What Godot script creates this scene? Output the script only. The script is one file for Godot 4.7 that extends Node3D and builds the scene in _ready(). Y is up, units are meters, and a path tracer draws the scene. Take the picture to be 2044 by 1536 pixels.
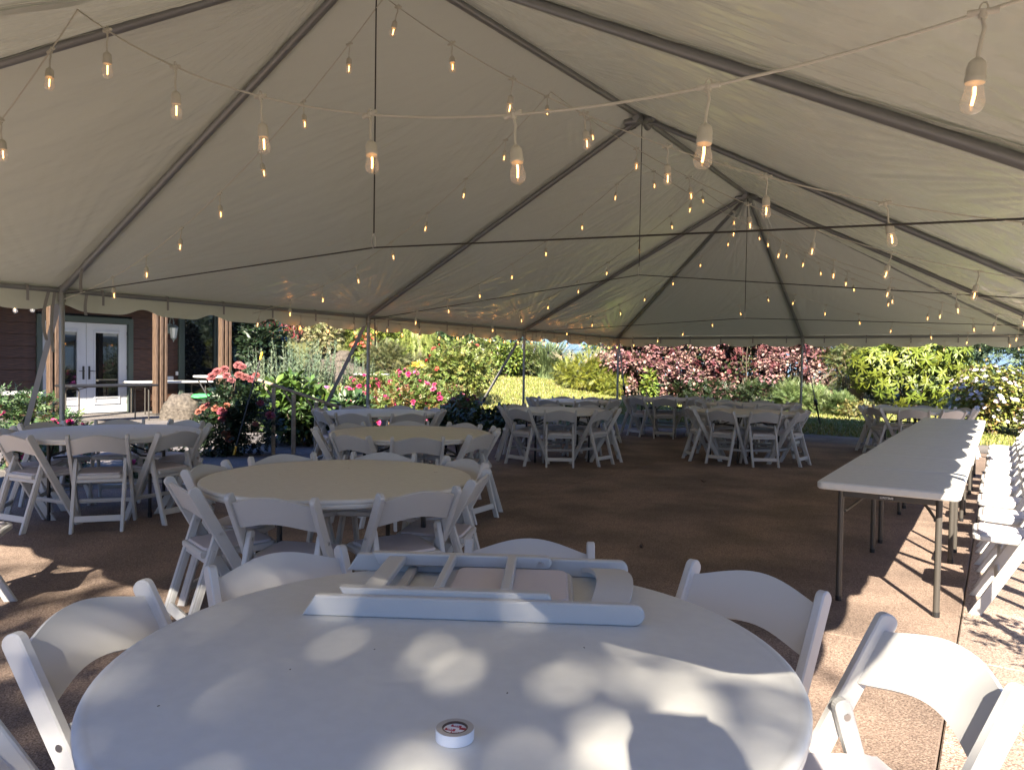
extends Node3D
# A wedding-style frame tent over a patio: y up, metres. World x = right of the view, -z = away from it.
# T(a, y, s): the tent's own axes; s runs along its ridge, a across it (the house lies at negative a).

const YAW := -0.578
const LEFT_EAVE := -8.32
const RIGHT_EAVE := 0.5
const MIDDLE := -3.77
const EAVE_Y := 2.11
const BAY := [0.2, 4.03, 8.61, 13.2, 17.77]
const PEAK_A := [0.0, -3.85, -3.77, -3.77, 0.0]
const RIDGE_Y := [0.0, 4.36, 4.45, 4.41, 0.0]

var frame := Basis(Vector3.UP, YAW)
var rng := RandomNumberGenerator.new()
var wobble := FastNoiseLite.new()
var mats := {}
var used := {}


class Shape:
	var v := PackedVector3Array()
	var n := PackedVector3Array()
	var c := PackedColorArray()
	var uv := PackedVector2Array()
	var ix := PackedInt32Array()
	var tint := Color.WHITE

	func put(p: Vector3, nn: Vector3, t := Vector2.ZERO) -> int:
		v.append(p); n.append(nn); c.append(tint); uv.append(t)
		return v.size() - 1

	func idx(a: int, b: int, d: int) -> void:   # counter-clockwise seen from outside
		ix.append(a); ix.append(d); ix.append(b)

	func tri(a: Vector3, b: Vector3, d: Vector3) -> void:
		var nn := (b - a).cross(d - a).normalized()
		idx(put(a, nn), put(b, nn), put(d, nn))

	func quad(a: Vector3, b: Vector3, d: Vector3, e: Vector3) -> void:
		var nn := (d - a).cross(e - b).normalized()
		var i := put(a, nn, Vector2(0, 0)); put(b, nn, Vector2(1, 0)); put(d, nn, Vector2(1, 1)); put(e, nn, Vector2(0, 1))
		idx(i, i + 1, i + 2); idx(i, i + 2, i + 3)

	func away(pts: Array, mid: Vector3) -> void:   # one flat face of a convex body, turned away from its middle
		var nn: Vector3 = (pts[1] - pts[0]).cross(pts[2] - pts[0])
		if nn.dot(pts[0] - mid) < 0.0:
			pts.reverse()
		if pts.size() == 3:
			tri(pts[0], pts[1], pts[2])
		else:
			quad(pts[0], pts[1], pts[2], pts[3])

	func box(xf: Transform3D, size: Vector3, bev := 0.004) -> void:
		var h := size * 0.5
		var b := minf(bev, minf(h.x, minf(h.y, h.z)) * 0.6)
		var p := {}
		for sx in [-1, 1]:
			for sy in [-1, 1]:
				for sz in [-1, 1]:
					p[Vector3i(sx, sy, sz)] = [xf * Vector3(sx * h.x, sy * (h.y - b), sz * (h.z - b)), xf * Vector3(sx * (h.x - b), sy * h.y, sz * (h.z - b)), xf * Vector3(sx * (h.x - b), sy * (h.y - b), sz * h.z)]
		var m := xf.origin
		for s in [-1, 1]:
			away([p[Vector3i(s, -1, -1)][0], p[Vector3i(s, 1, -1)][0], p[Vector3i(s, 1, 1)][0], p[Vector3i(s, -1, 1)][0]], m)
			away([p[Vector3i(-1, s, -1)][1], p[Vector3i(1, s, -1)][1], p[Vector3i(1, s, 1)][1], p[Vector3i(-1, s, 1)][1]], m)
			away([p[Vector3i(-1, -1, s)][2], p[Vector3i(1, -1, s)][2], p[Vector3i(1, 1, s)][2], p[Vector3i(-1, 1, s)][2]], m)
		if b <= 0.0:
			return
		for s in [-1, 1]:
			for t in [-1, 1]:
				away([p[Vector3i(s, t, -1)][0], p[Vector3i(s, t, 1)][0], p[Vector3i(s, t, 1)][1], p[Vector3i(s, t, -1)][1]], m)
				away([p[Vector3i(s, -1, t)][0], p[Vector3i(s, 1, t)][0], p[Vector3i(s, 1, t)][2], p[Vector3i(s, -1, t)][2]], m)
				away([p[Vector3i(-1, s, t)][1], p[Vector3i(1, s, t)][1], p[Vector3i(1, s, t)][2], p[Vector3i(-1, s, t)][2]], m)
				for w in [-1, 1]:
					var q: Array = p[Vector3i(s, t, w)]
					away([q[0], q[1], q[2]], m)

	func tube(pts: PackedVector3Array, r0: float, r1 := -1.0, seg := 10, flat := 1.0) -> void:
		if r1 < 0.0:
			r1 = r0
		var count := pts.size()
		var dir := (pts[1] - pts[0]).normalized()
		var side := dir.cross(Vector3.UP if absf(dir.y) < 0.95 else Vector3.RIGHT).normalized()
		var first := v.size()
		for i in count:
			var d := (pts[mini(i + 1, count - 1)] - pts[maxi(i - 1, 0)]).normalized()
			side = (side - d * side.dot(d)).normalized()
			var up := side.cross(d)
			var r := lerpf(r0, r1, float(i) / (count - 1))
			for k in seg:
				var an := TAU * k / seg
				var o := side * cos(an) + up * sin(an) * flat
				put(pts[i] + o * r, o.normalized(), Vector2(float(k) / seg, i))
		for i in count - 1:
			for k in seg:
				var a := first + i * seg + k
				var b := first + i * seg + (k + 1) % seg
				idx(a, a + seg, b + seg); idx(a, b + seg, b)
		for e in [0, count - 1]:
			var nn := (pts[0] - pts[1]).normalized() if e == 0 else (pts[count - 1] - pts[count - 2]).normalized()
			var m := put(pts[e], nn)
			var ring := []
			for k in seg:
				ring.append(put(v[first + e * seg + k], nn))
			for k in seg:
				if e == 0:
					idx(m, ring[k], ring[(k + 1) % seg])
				else:
					idx(m, ring[(k + 1) % seg], ring[k])

	func rod(a: Vector3, b: Vector3, r: float, seg := 10, flat := 1.0) -> void:
		tube(PackedVector3Array([a, b]), r, r, seg, flat)

	# profile: x = radius, y = height, from the bottom's axis up to the top's axis; hard: corners stay sharp
	func lathe(profile: Array, seg := 32, xf := Transform3D.IDENTITY, hard := false) -> void:
		var rows := []
		for i in profile.size() - 1:
			var p: Vector2 = profile[i]
			var q: Vector2 = profile[i + 1]
			rows.append([p, q, Vector2(q.y - p.y, p.x - q.x).normalized()])
		for i in rows.size():
			var nn: Vector2 = rows[i][2]
			var na := nn
			var nb := nn
			if not hard:
				if i > 0 and rows[i - 1][2].dot(nn) > 0.5:
					na = (rows[i - 1][2] + nn).normalized()
				if i < rows.size() - 1 and rows[i + 1][2].dot(nn) > 0.5:
					nb = (rows[i + 1][2] + nn).normalized()
			var first := v.size()
			for k in seg + 1:
				var an := TAU * k / seg
				var o := Vector3(cos(an), 0, -sin(an))
				var p: Vector2 = rows[i][0]
				var q: Vector2 = rows[i][1]
				put(xf * (o * p.x + Vector3(0, p.y, 0)), (xf.basis * (o * na.x + Vector3(0, na.y, 0))).normalized(), Vector2(float(k) / seg, p.y))
				put(xf * (o * q.x + Vector3(0, q.y, 0)), (xf.basis * (o * nb.x + Vector3(0, nb.y, 0))).normalized(), Vector2(float(k) / seg, q.y))
			for k in seg:
				var a := first + k * 2
				idx(a, a + 2, a + 3); idx(a, a + 3, a + 1)

	# a flat outline in x, y (counter-clockwise) given thickness along z, its rims chamfered
	func prism(poly: PackedVector2Array, depth: float, xf := Transform3D.IDENTITY, bev := 0.003) -> void:
		if Geometry2D.is_polygon_clockwise(poly):
			poly.reverse()
		var count := poly.size()
		var inner := PackedVector2Array()
		for i in count:
			var a := (poly[i] - poly[(i + count - 1) % count]).normalized()
			var b := (poly[(i + 1) % count] - poly[i]).normalized()
			var m := (Vector2(-a.y, a.x) + Vector2(-b.y, b.x))
			m = m.normalized() / maxf(0.5, m.length() * 0.5)
			inner.append(poly[i] + m * bev)
		var h := depth * 0.5
		var at := func(p: Vector2, z: float) -> Vector3: return xf * Vector3(p.x, p.y, z)
		for i in count:
			var j := (i + 1) % count
			quad(at.call(poly[i], -h + bev), at.call(poly[j], -h + bev), at.call(poly[j], h - bev), at.call(poly[i], h - bev))
			quad(at.call(poly[i], h - bev), at.call(poly[j], h - bev), at.call(inner[j], h), at.call(inner[i], h))
			quad(at.call(inner[i], -h), at.call(inner[j], -h), at.call(poly[j], -h + bev), at.call(poly[i], -h + bev))
		var t := Geometry2D.triangulate_polygon(inner)
		for k in range(0, t.size(), 3):
			var a: Vector2 = inner[t[k]]
			var b: Vector2 = inner[t[k + 1]]
			var d: Vector2 = inner[t[k + 2]]
			if (b - a).cross(d - a) < 0.0:
				var w := b
				b = d
				d = w
			tri(at.call(a, h), at.call(b, h), at.call(d, h))
			tri(at.call(a, -h), at.call(d, -h), at.call(b, -h))

	# a smooth sheet of nu x nv points; with thickness it gets a back and rims
	func sheet(pts: PackedVector3Array, nu: int, nv: int, thick := 0.0) -> void:
		var nn := PackedVector3Array()
		for j in nv:
			for i in nu:
				var du := pts[j * nu + mini(i + 1, nu - 1)] - pts[j * nu + maxi(i - 1, 0)]
				var dv := pts[mini(j + 1, nv - 1) * nu + i] - pts[maxi(j - 1, 0) * nu + i]
				var k := du.cross(dv)
				nn.append(k.normalized() if k.length() > 1e-12 else Vector3.UP)
		for face in ([1.0, -1.0] if thick > 0.0 else [1.0]):
			var first := v.size()
			for j in nv:
				for i in nu:
					put(pts[j * nu + i] + nn[j * nu + i] * face * thick * 0.5, nn[j * nu + i] * face, Vector2(float(i) / (nu - 1), float(j) / (nv - 1)))
			for j in nv - 1:
				for i in nu - 1:
					var a := first + j * nu + i
					if face > 0.0:
						idx(a, a + 1, a + nu + 1); idx(a, a + nu + 1, a + nu)
					else:
						idx(a, a + nu + 1, a + 1); idx(a, a + nu, a + nu + 1)
		if thick <= 0.0:
			return
		var rim := []
		for i in nu: rim.append(i)
		for j in range(1, nv): rim.append(j * nu + nu - 1)
		for i in range(nu - 2, -1, -1): rim.append((nv - 1) * nu + i)
		for j in range(nv - 2, 0, -1): rim.append(j * nu)
		for k in rim.size():
			var a: int = rim[k]
			var b: int = rim[(k + 1) % rim.size()]
			quad(pts[a] - nn[a] * thick * 0.5, pts[b] - nn[b] * thick * 0.5, pts[b] + nn[b] * thick * 0.5, pts[a] + nn[a] * thick * 0.5)

	func mesh() -> ArrayMesh:
		var arrays := []
		arrays.resize(Mesh.ARRAY_MAX)
		arrays[Mesh.ARRAY_VERTEX] = v
		arrays[Mesh.ARRAY_NORMAL] = n
		arrays[Mesh.ARRAY_COLOR] = c
		arrays[Mesh.ARRAY_TEX_UV] = uv
		arrays[Mesh.ARRAY_INDEX] = ix
		var m := ArrayMesh.new()
		m.add_surface_from_arrays(Mesh.PRIMITIVE_TRIANGLES, arrays)
		return m


func T(a: float, y: float, s: float) -> Vector3:
	return frame * Vector3(a, y, -s)


func at(x: float, y: float, away: float) -> Vector3:
	return Vector3(x, y, -away)


func numbered(called: String) -> String:
	var k: int = used.get(called, 0)
	used[called] = k + 1
	return called if k == 0 else "%s_%03d" % [called, k]


func tag(o: Node3D, label: String, category: String, group := "") -> Node3D:
	if label: o.set_meta("label", label)
	if category: o.set_meta("category", category)
	if group: o.set_meta("group", group)
	return o


func thing(called: String, label: String, category: String, where := Vector3.ZERO, turn := 0.0, group := "") -> Node3D:
	var o := Node3D.new()
	o.name = numbered(called)
	add_child(o)
	o.position = where
	o.rotation.y = turn
	tag(o, label, category, group)
	return o


func part(called: String, mesh: Mesh, m: Material, parent: Node, where := Transform3D.IDENTITY) -> MeshInstance3D:
	var o := MeshInstance3D.new()
	o.name = called
	o.mesh = mesh
	o.material_override = m
	o.transform = where
	parent.add_child(o, true)
	return o


func ground_piece(called: String, mesh: Mesh, m: Material, parent: Node = self) -> MeshInstance3D:
	var o := part(called, mesh, m, parent)
	if parent == self:
		o.set_meta("kind", "structure")
	return o


func swarm(called: String, mesh: Mesh, m: Material, parent: Node, xfs: Array, cols: Array) -> MultiMeshInstance3D:
	var mm := MultiMesh.new()
	mm.transform_format = MultiMesh.TRANSFORM_3D
	mm.use_colors = true
	mm.mesh = mesh
	mm.instance_count = xfs.size()
	for i in xfs.size():
		mm.set_instance_transform(i, xfs[i])
		mm.set_instance_color(i, cols[i])
	var o := MultiMeshInstance3D.new()
	o.name = called
	o.multimesh = mm
	o.material_override = m
	o.set_meta("kind", "stuff")
	parent.add_child(o, true)
	return o


func copy_of(o: Node3D, called: String, label: String, where: Vector3, turn: float, group := "") -> Node3D:
	var c: Node3D = o.duplicate()
	c.name = numbered(called)
	add_child(c)
	c.position = where
	c.rotation.y = turn
	if label: c.set_meta("label", label)
	if group: c.set_meta("group", group)
	return c


func mat(called: String, r: float, g: float, b: float, rough := 0.5, metal := 0.0) -> StandardMaterial3D:   # base colour in linear values
	var m := StandardMaterial3D.new()
	m.resource_name = called
	m.albedo_color = Color(r, g, b).linear_to_srgb()
	m.roughness = rough
	m.metallic = metal
	mats[called] = m
	return m


func noise(freq: float, kind := FastNoiseLite.TYPE_SIMPLEX_SMOOTH, octaves := 4, number := 1) -> FastNoiseLite:
	var f := FastNoiseLite.new()
	f.noise_type = kind
	f.frequency = freq
	f.fractal_octaves = octaves
	f.fractal_type = FastNoiseLite.FRACTAL_FBM if octaves > 1 else FastNoiseLite.FRACTAL_NONE
	f.seed = number
	return f


func texture(f: FastNoiseLite, size := 512, stops := [], bump := false, strength := 6.0) -> NoiseTexture2D:   # stops: offset, then a linear colour
	var t := NoiseTexture2D.new()
	t.width = size
	t.height = size
	t.seamless = true
	t.generate_mipmaps = false
	t.noise = f
	t.as_normal_map = bump
	t.bump_strength = strength
	if stops:
		var g := Gradient.new()
		var offs := PackedFloat32Array()
		var cols := PackedColorArray()
		for k in range(0, stops.size(), 2):
			offs.append(stops[k])
			cols.append(stops[k + 1].linear_to_srgb())
		g.offsets = offs
		g.colors = cols
		t.color_ramp = g
	return t


func world_mapped(m: StandardMaterial3D, per_metre: float, world := true) -> void:
	m.uv1_triplanar = true
	m.uv1_world_triplanar = world
	m.uv1_scale = Vector3.ONE * per_metre


func mottled(m: StandardMaterial3D, f: FastNoiseLite, per_metre: float, low: float, high: float) -> void:   # broad, faint unevenness over the fine grain
	m.detail_enabled = true
	m.detail_blend_mode = BaseMaterial3D.BLEND_MODE_MUL
	m.detail_uv_layer = BaseMaterial3D.DETAIL_UV_2
	m.uv2_triplanar = true
	m.uv2_world_triplanar = true
	m.uv2_scale = Vector3.ONE * per_metre
	m.detail_albedo = texture(f, 512, [0.2, Color(low, low, low), 0.8, Color(high, high, high)])


func spin(f: float) -> float:
	return rng.randf_range(-f, f)


func ease01(lo: float, hi: float, x: float) -> float:
	return smoothstep(lo, hi, x)


func land(x: float, z: float) -> float:   # height of the garden; z counts away from the view
	var k := 0.04 + 0.085 * (1.0 - ease01(-1, 5.5, x)) + 0.10 * (1.0 - ease01(-5, -2, x))
	var y := k * clampf(z - 15.5, 0, 15.5) * ease01(13.5, 17.5, z)
	var far := Vector2(x, z).length()
	return y - 45.0 * ease01(60, 700, far)


func _ready() -> void:
	rng.seed = 20240611
	wobble.seed = 7
	wobble.frequency = 1.0
	# camera
	var cam := Camera3D.new()
	cam.name = "camera"
	cam.position = Vector3(0, 1.41, 0)
	cam.rotation = Vector3(-0.0282, 0, 0.0154)
	cam.fov = 54.4
	cam.near = 0.05
	cam.far = 30000.0
	add_child(cam)
	cam.current = true
	# sky, air and exposure
	var env := Environment.new()
	env.background_mode = Environment.BG_SKY
	var sky_stuff := ProceduralSkyMaterial.new()
	sky_stuff.sky_top_color = Color(0.30, 0.48, 0.80)
	sky_stuff.sky_horizon_color = Color(0.76, 0.86, 0.95)
	sky_stuff.sky_curve = 0.12
	sky_stuff.ground_horizon_color = Color(0.6, 0.66, 0.68)
	sky_stuff.ground_bottom_color = Color(0.2, 0.2, 0.17)
	sky_stuff.sun_angle_max = 25.0
	var sky := Sky.new()
	sky.sky_material = sky_stuff
	env.sky = sky
	env.background_energy_multiplier = 0.34
	env.tonemap_mode = Environment.TONE_MAPPER_LINEAR
	env.tonemap_exposure = 5.35
	env.sdfgi_enabled = true
	env.ssao_enabled = true
	env.ssil_enabled = true
	env.fog_enabled = true
	env.fog_density = 0.00013
	env.fog_light_color = Color(0.66, 0.82, 1.0)
	var around := WorldEnvironment.new()
	around.name = "world"
	around.environment = env
	add_child(around)
	# sun: behind the view, a little to its left, 35 degrees up
	var sun := DirectionalLight3D.new()
	sun.name = "sun"
	sun.light_color = Color(1.0, 0.95, 0.87)
	sun.light_energy = 1.6
	sun.light_angular_distance = 0.5
	sun.shadow_enabled = true
	var up := deg_to_rad(35.0)
	add_child(sun)
	sun.basis = Basis.looking_at(Vector3(0.1045 * cos(up), -sin(up), -0.9945 * cos(up)))
	build_materials()
	build_ground()
	build_house()
	build_tent()
	build_tables()
	build_chairs()
	build_lights()
	build_small_things()
	build_garden()
	build_person()


func build_materials() -> void:
	var m := mat("chair_resin", 0.5, 0.5, 0.495, 0.42)
	m = mat("seat_vinyl", 0.56, 0.52, 0.54, 0.5)
	world_mapped(m, 14.0, false)
	m.heightmap_enabled = true
	m.heightmap_texture = texture(noise(0.06, FastNoiseLite.TYPE_SIMPLEX, 2, 3), 256)
	m.heightmap_scale = 0.02
	m = mat("table_plastic", 0.62, 0.62, 0.59, 0.36)
	world_mapped(m, 3.0, false)
	m.albedo_texture = texture(noise(0.012, FastNoiseLite.TYPE_SIMPLEX_SMOOTH, 5, 5), 512, [0.25, Color(0.965, 0.965, 0.965), 0.5, Color(0.985, 0.985, 0.985), 0.75, Color(1, 1, 1)])
	m.roughness_texture = texture(noise(0.008, FastNoiseLite.TYPE_SIMPLEX_SMOOTH, 5, 15), 512, [0.2, Color(0.7, 0.7, 0.7), 0.8, Color(1, 1, 1)])
	m.roughness = 0.5
	mat("black_steel", 0.022, 0.022, 0.024, 0.38, 0.2)
	mat("bronze_steel", 0.075, 0.068, 0.06, 0.42, 0.35)
	mat("bolt_metal", 0.5, 0.5, 0.5, 0.3, 1.0)
	mat("label_dark", 0.03, 0.03, 0.035, 0.5)
	mat("label_light", 0.6, 0.6, 0.6, 0.5)
	m = mat("pole_metal", 0.25, 0.26, 0.265, 0.36, 0.4)
	m = mat("tent_vinyl", 0.63, 0.67, 0.60, 0.2)
	m.cull_mode = BaseMaterial3D.CULL_DISABLED
	m.backlight_enabled = true
	m.backlight = Color(0.02, 0.018, 0.014).linear_to_srgb()
	world_mapped(m, 0.9, false)
	m.heightmap_enabled = true
	m.heightmap_texture = texture(noise(0.014, FastNoiseLite.TYPE_SIMPLEX_SMOOTH, 4, 8), 512)
	m.heightmap_scale = 0.35
	mat("strap_web", 0.26, 0.26, 0.26, 0.75)
	mat("cable", 0.035, 0.033, 0.03, 0.6)
	mat("cord_white", 0.5, 0.49, 0.42, 0.5)
	mat("cord_dark", 0.02, 0.025, 0.04, 0.5)
	m = mat("bulb_glass", 0.9, 0.9, 0.9, 0.03)
	m.transparency = BaseMaterial3D.TRANSPARENCY_ALPHA
	m.albedo_color.a = 0.08
	m.cull_mode = BaseMaterial3D.CULL_DISABLED
	m = mat("bulb_filament", 1.0, 0.75, 0.4, 0.5)
	m.emission_enabled = true
	m.emission = Color(1.0, 0.68, 0.36)
	m.emission_energy_multiplier = 2.4
	mat("bulb_filament_off", 0.6, 0.55, 0.4, 0.4)
	# exposed-aggregate concrete, two casts, and the stamped stone beyond it
	for k in 3:
		m = mat(["aggregate_brown", "aggregate_pink", "stone_grey"][k], 1, 1, 1, 0.86)
		var dark: Color = [Color(0.12, 0.083, 0.064), Color(0.19, 0.108, 0.085), Color(0.12, 0.108, 0.105)][k]
		var mid: Color = [Color(0.21, 0.148, 0.114), Color(0.36, 0.275, 0.22), Color(0.165, 0.147, 0.135)][k]
		var pale: Color = [Color(0.34, 0.255, 0.20), Color(0.52, 0.43, 0.36), Color(0.22, 0.198, 0.185)][k]
		var f := noise(0.085, FastNoiseLite.TYPE_CELLULAR, 1, 11 + k)
		f.cellular_return_type = FastNoiseLite.RETURN_CELL_VALUE
		m.albedo_texture = texture(f, 1024 if k < 2 else 512, [0.0, dark, 0.35, mid, 0.7, mid.lerp(pale, 0.4), 1.0, pale])
		m.heightmap_enabled = true
		m.heightmap_texture = texture(noise(0.07, FastNoiseLite.TYPE_SIMPLEX, 2, 21 + k), 512)
		m.heightmap_scale = 0.25
		world_mapped(m, 1.9)
		mottled(m, noise(0.012, FastNoiseLite.TYPE_SIMPLEX_SMOOTH, 5, 31 + k), 0.16, 0.6, 1.05)
	m = mat("soil", 0.05, 0.036, 0.024, 0.95)
	m = mat("lawn", 1, 1, 1, 0.9)
	m.albedo_texture = texture(noise(0.03, FastNoiseLite.TYPE_SIMPLEX_SMOOTH, 5, 41), 512, [0.2, Color(0.05, 0.06, 0.017), 0.5, Color(0.08, 0.09, 0.026), 0.8, Color(0.12, 0.115, 0.042)])
	world_mapped(m, 0.5)
	m = mat("hillside", 0.05, 0.075, 0.05, 0.95)
	# house
	m = mat("siding_wood", 1, 1, 1, 0.6)
	m.albedo_texture = texture(noise(0.02, FastNoiseLite.TYPE_SIMPLEX_SMOOTH, 5, 51), 512, [0.25, Color(0.028, 0.0125, 0.007), 0.5, Color(0.062, 0.027, 0.015), 0.8, Color(0.11, 0.05, 0.028)])
	world_mapped(m, 0.5, false)
	m.uv1_scale = Vector3(0.3, 6.0, 0.3)
	m = mat("post_wood", 1, 1, 1, 0.65)
	m.albedo_texture = texture(noise(0.02, FastNoiseLite.TYPE_SIMPLEX_SMOOTH, 5, 52), 512, [0.25, Color(0.04, 0.024, 0.015), 0.5, Color(0.085, 0.053, 0.034), 0.8, Color(0.13, 0.086, 0.058)])
	world_mapped(m, 0.5, false)
	m.uv1_scale = Vector3(7.0, 0.35, 7.0)
	m = mat("rail_wood", 1, 1, 1, 0.7)
	m.albedo_texture = texture(noise(0.02, FastNoiseLite.TYPE_SIMPLEX_SMOOTH, 4, 53), 256, [0.25, Color(0.27, 0.22, 0.16), 0.8, Color(0.42, 0.36, 0.27)])
	world_mapped(m, 2.0, false)
	mat("door_paint", 0.52, 0.53, 0.55, 0.4)
	mat("trim_green", 0.06, 0.08, 0.066, 0.55)
	mat("dark_room", 0.012, 0.012, 0.013, 0.8)
	m = mat("window_glass", 0.008, 0.009, 0.01, 0.03)
	m.metallic_specular = 0.75
	mat("roof_dark", 0.05, 0.045, 0.042, 0.85)
	mat("lantern_metal", 0.25, 0.3, 0.29, 0.45, 0.3)
	m = mat("lantern_glass", 0.75, 0.77, 0.74, 0.3)
	# plants: colour comes from each copy
	for k in 2:
		m = mat(["leaf", "petal"][k], 1, 1, 1, 0.45 if k == 0 else 0.6)
		m.vertex_color_use_as_albedo = true
		m.cull_mode = BaseMaterial3D.CULL_DISABLED
		m.backlight_enabled = true
		m.backlight = (Color(0.035, 0.045, 0.008) if k == 0 else Color(0.05, 0.04, 0.04)).linear_to_srgb()
	m = mat("bark", 1, 1, 1, 0.9)
	m.albedo_texture = texture(noise(0.03, FastNoiseLite.TYPE_SIMPLEX, 4, 61), 256, [0.25, Color(0.05, 0.035, 0.025), 0.8, Color(0.16, 0.12, 0.09)])
	world_mapped(m, 3.0)
	m = mat("pale_twig", 0.2, 0.155, 0.11, 0.85)
	m = mat("rock", 1, 1, 1, 0.9)
	m.albedo_texture = texture(noise(0.02, FastNoiseLite.TYPE_SIMPLEX_SMOOTH, 5, 62), 512, [0.2, Color(0.035, 0.029, 0.024), 0.5, Color(0.075, 0.063, 0.051), 0.8, Color(0.125, 0.107, 0.088)])
	world_mapped(m, 1.2)
	m.heightmap_enabled = true
	m.heightmap_texture = texture(noise(0.03, FastNoiseLite.TYPE_SIMPLEX, 4, 63), 256)
	m.heightmap_scale = 1.2
	m = mat("skin", 0.42, 0.25, 0.18, 0.55)
	mat("dark_cloth", 0.06, 0.07, 0.1, 0.9)
	mat("tape_white", 0.72, 0.74, 0.78, 0.35)
	mat("tape_edge", 0.42, 0.38, 0.33, 0.5)
	mat("core_card", 0.12, 0.075, 0.05, 0.8)
	mat("print_red", 0.35, 0.02, 0.04, 0.5)
	mat("print_white", 0.75, 0.74, 0.74, 0.5)
	mat("broom_black", 0.015, 0.015, 0.016, 0.4)
	mat("broom_yellow", 0.75, 0.42, 0.03, 0.45)
	mat("cloth_green", 0.05, 0.42, 0.10, 0.6)


func build_ground() -> void:
	# one sheet to the horizon: fine near the garden, coarse far out
	var xs := []
	var zs := []
	for k in range(-7, 0): xs.append(-30.0 - pow(-k, 3.2) * 17.0)
	for k in range(0, 81): xs.append(-30.0 + k * 0.75)
	for k in range(1, 8): xs.append(30.0 + pow(k, 3.2) * 17.0)
	for k in range(-7, 0): zs.append(-25.0 - pow(-k, 3.2) * 17.0)
	for k in range(0, 101): zs.append(-25.0 + k * 0.75)
	for k in range(1, 8): zs.append(50.0 + pow(k, 3.2) * 17.0)
	var pts := PackedVector3Array()
	for z in zs:
		for x in xs:
			var p := Vector3(x, 0, -z)
			var t := frame.inverse() * p
			var y := land(x, z)
			if t.x > -17.6 and t.x < 5.4 and -t.z > -14.0 and -t.z < 16.9:
				y = minf(y, -0.06)
			pts.append(Vector3(x, y - 0.01, -z))
	var st := Shape.new()
	st.sheet(pts, xs.size(), zs.size())
	ground_piece("ground", st.mesh(), mats.lawn)
	# the patio: slabs with open joints between them
	var patio := Node3D.new()
	patio.name = "patio"
	patio.set_meta("kind", "structure")
	add_child(patio)
	var cuts := [-14.0, -10.0, -6.5, -3.0, 0.6, 4.25, 7.9, 11.6, 15.2]
	for k in cuts.size() - 1:
		patio_slab(patio, "slab", -8.1, -4.2, cuts[k], cuts[k + 1], mats.aggregate_brown)
		patio_slab(patio, "slab", -4.2, -0.15, cuts[k], cuts[k + 1], mats.aggregate_brown)
		patio_slab(patio, "slab", -0.15, 5.3, cuts[k], cuts[k + 1], mats.aggregate_pink)
		patio_slab(patio, "stone_slab", -12.3, -8.1, cuts[k], cuts[k + 1], mats.stone_grey)
		if k > 2:
			patio_slab(patio, "stone_slab", -17.25, -12.3, cuts[k], minf(cuts[k + 1], 13.0), mats.stone_grey, 0.13 if k > 3 else 0.0)
	for k in 5:
		patio_slab(patio, "stone_slab", -8.1 + k * 2.68, -8.1 + (k + 1) * 2.68, 15.2, 16.85, mats.stone_grey)
	# mountains all round, blue with distance
	var ring := PackedVector3Array()
	var hills := noise(1.1, FastNoiseLite.TYPE_SIMPLEX_SMOOTH, 5, 71)
	var columns := 240
	var rows := 14
	for j in rows:
		for i in columns + 1:
			var an := TAU * i / columns
			var f := float(j) / (rows - 1)
			var d := 6200.0 + 1700.0 * f
			var crest := 345.0 + 190.0 * hills.get_noise_2d(cos(an) * 3.2, sin(an) * 3.2)
			var y := -50.0 + crest * pow(f, 0.8) * (1.0 + 0.22 * hills.get_noise_2d(an * 26.0, f * 3.0) * (1.0 - f * 0.6))
			ring.append(Vector3(-sin(an) * d, y, -cos(an) * d))
	st = Shape.new()
	st.sheet(ring, columns + 1, rows)
	mats.hillside.cull_mode = BaseMaterial3D.CULL_DISABLED
	ground_piece("mountains", st.mesh(), mats.hillside)


func patio_slab(patio: Node3D, called: String, a0: float, a1: float, s0: float, s1: float, m: Material, top := 0.0) -> void:
	if s1 - s0 < 0.2:
		return
	var st := Shape.new()
	st.box(Transform3D(frame, T((a0 + a1) * 0.5, top - 0.05, (s0 + s1) * 0.5)), Vector3(a1 - a0 - 0.006, 0.1, s1 - s0 - 0.006), 0.006)
	part(called, st.mesh(), m, patio)


func block(st: Shape, lo: Vector3, hi: Vector3, bev := 0.004) -> void:
	st.box(Transform3D(Basis.IDENTITY, (lo + hi) * 0.5), (hi - lo).abs(), bev)


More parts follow.
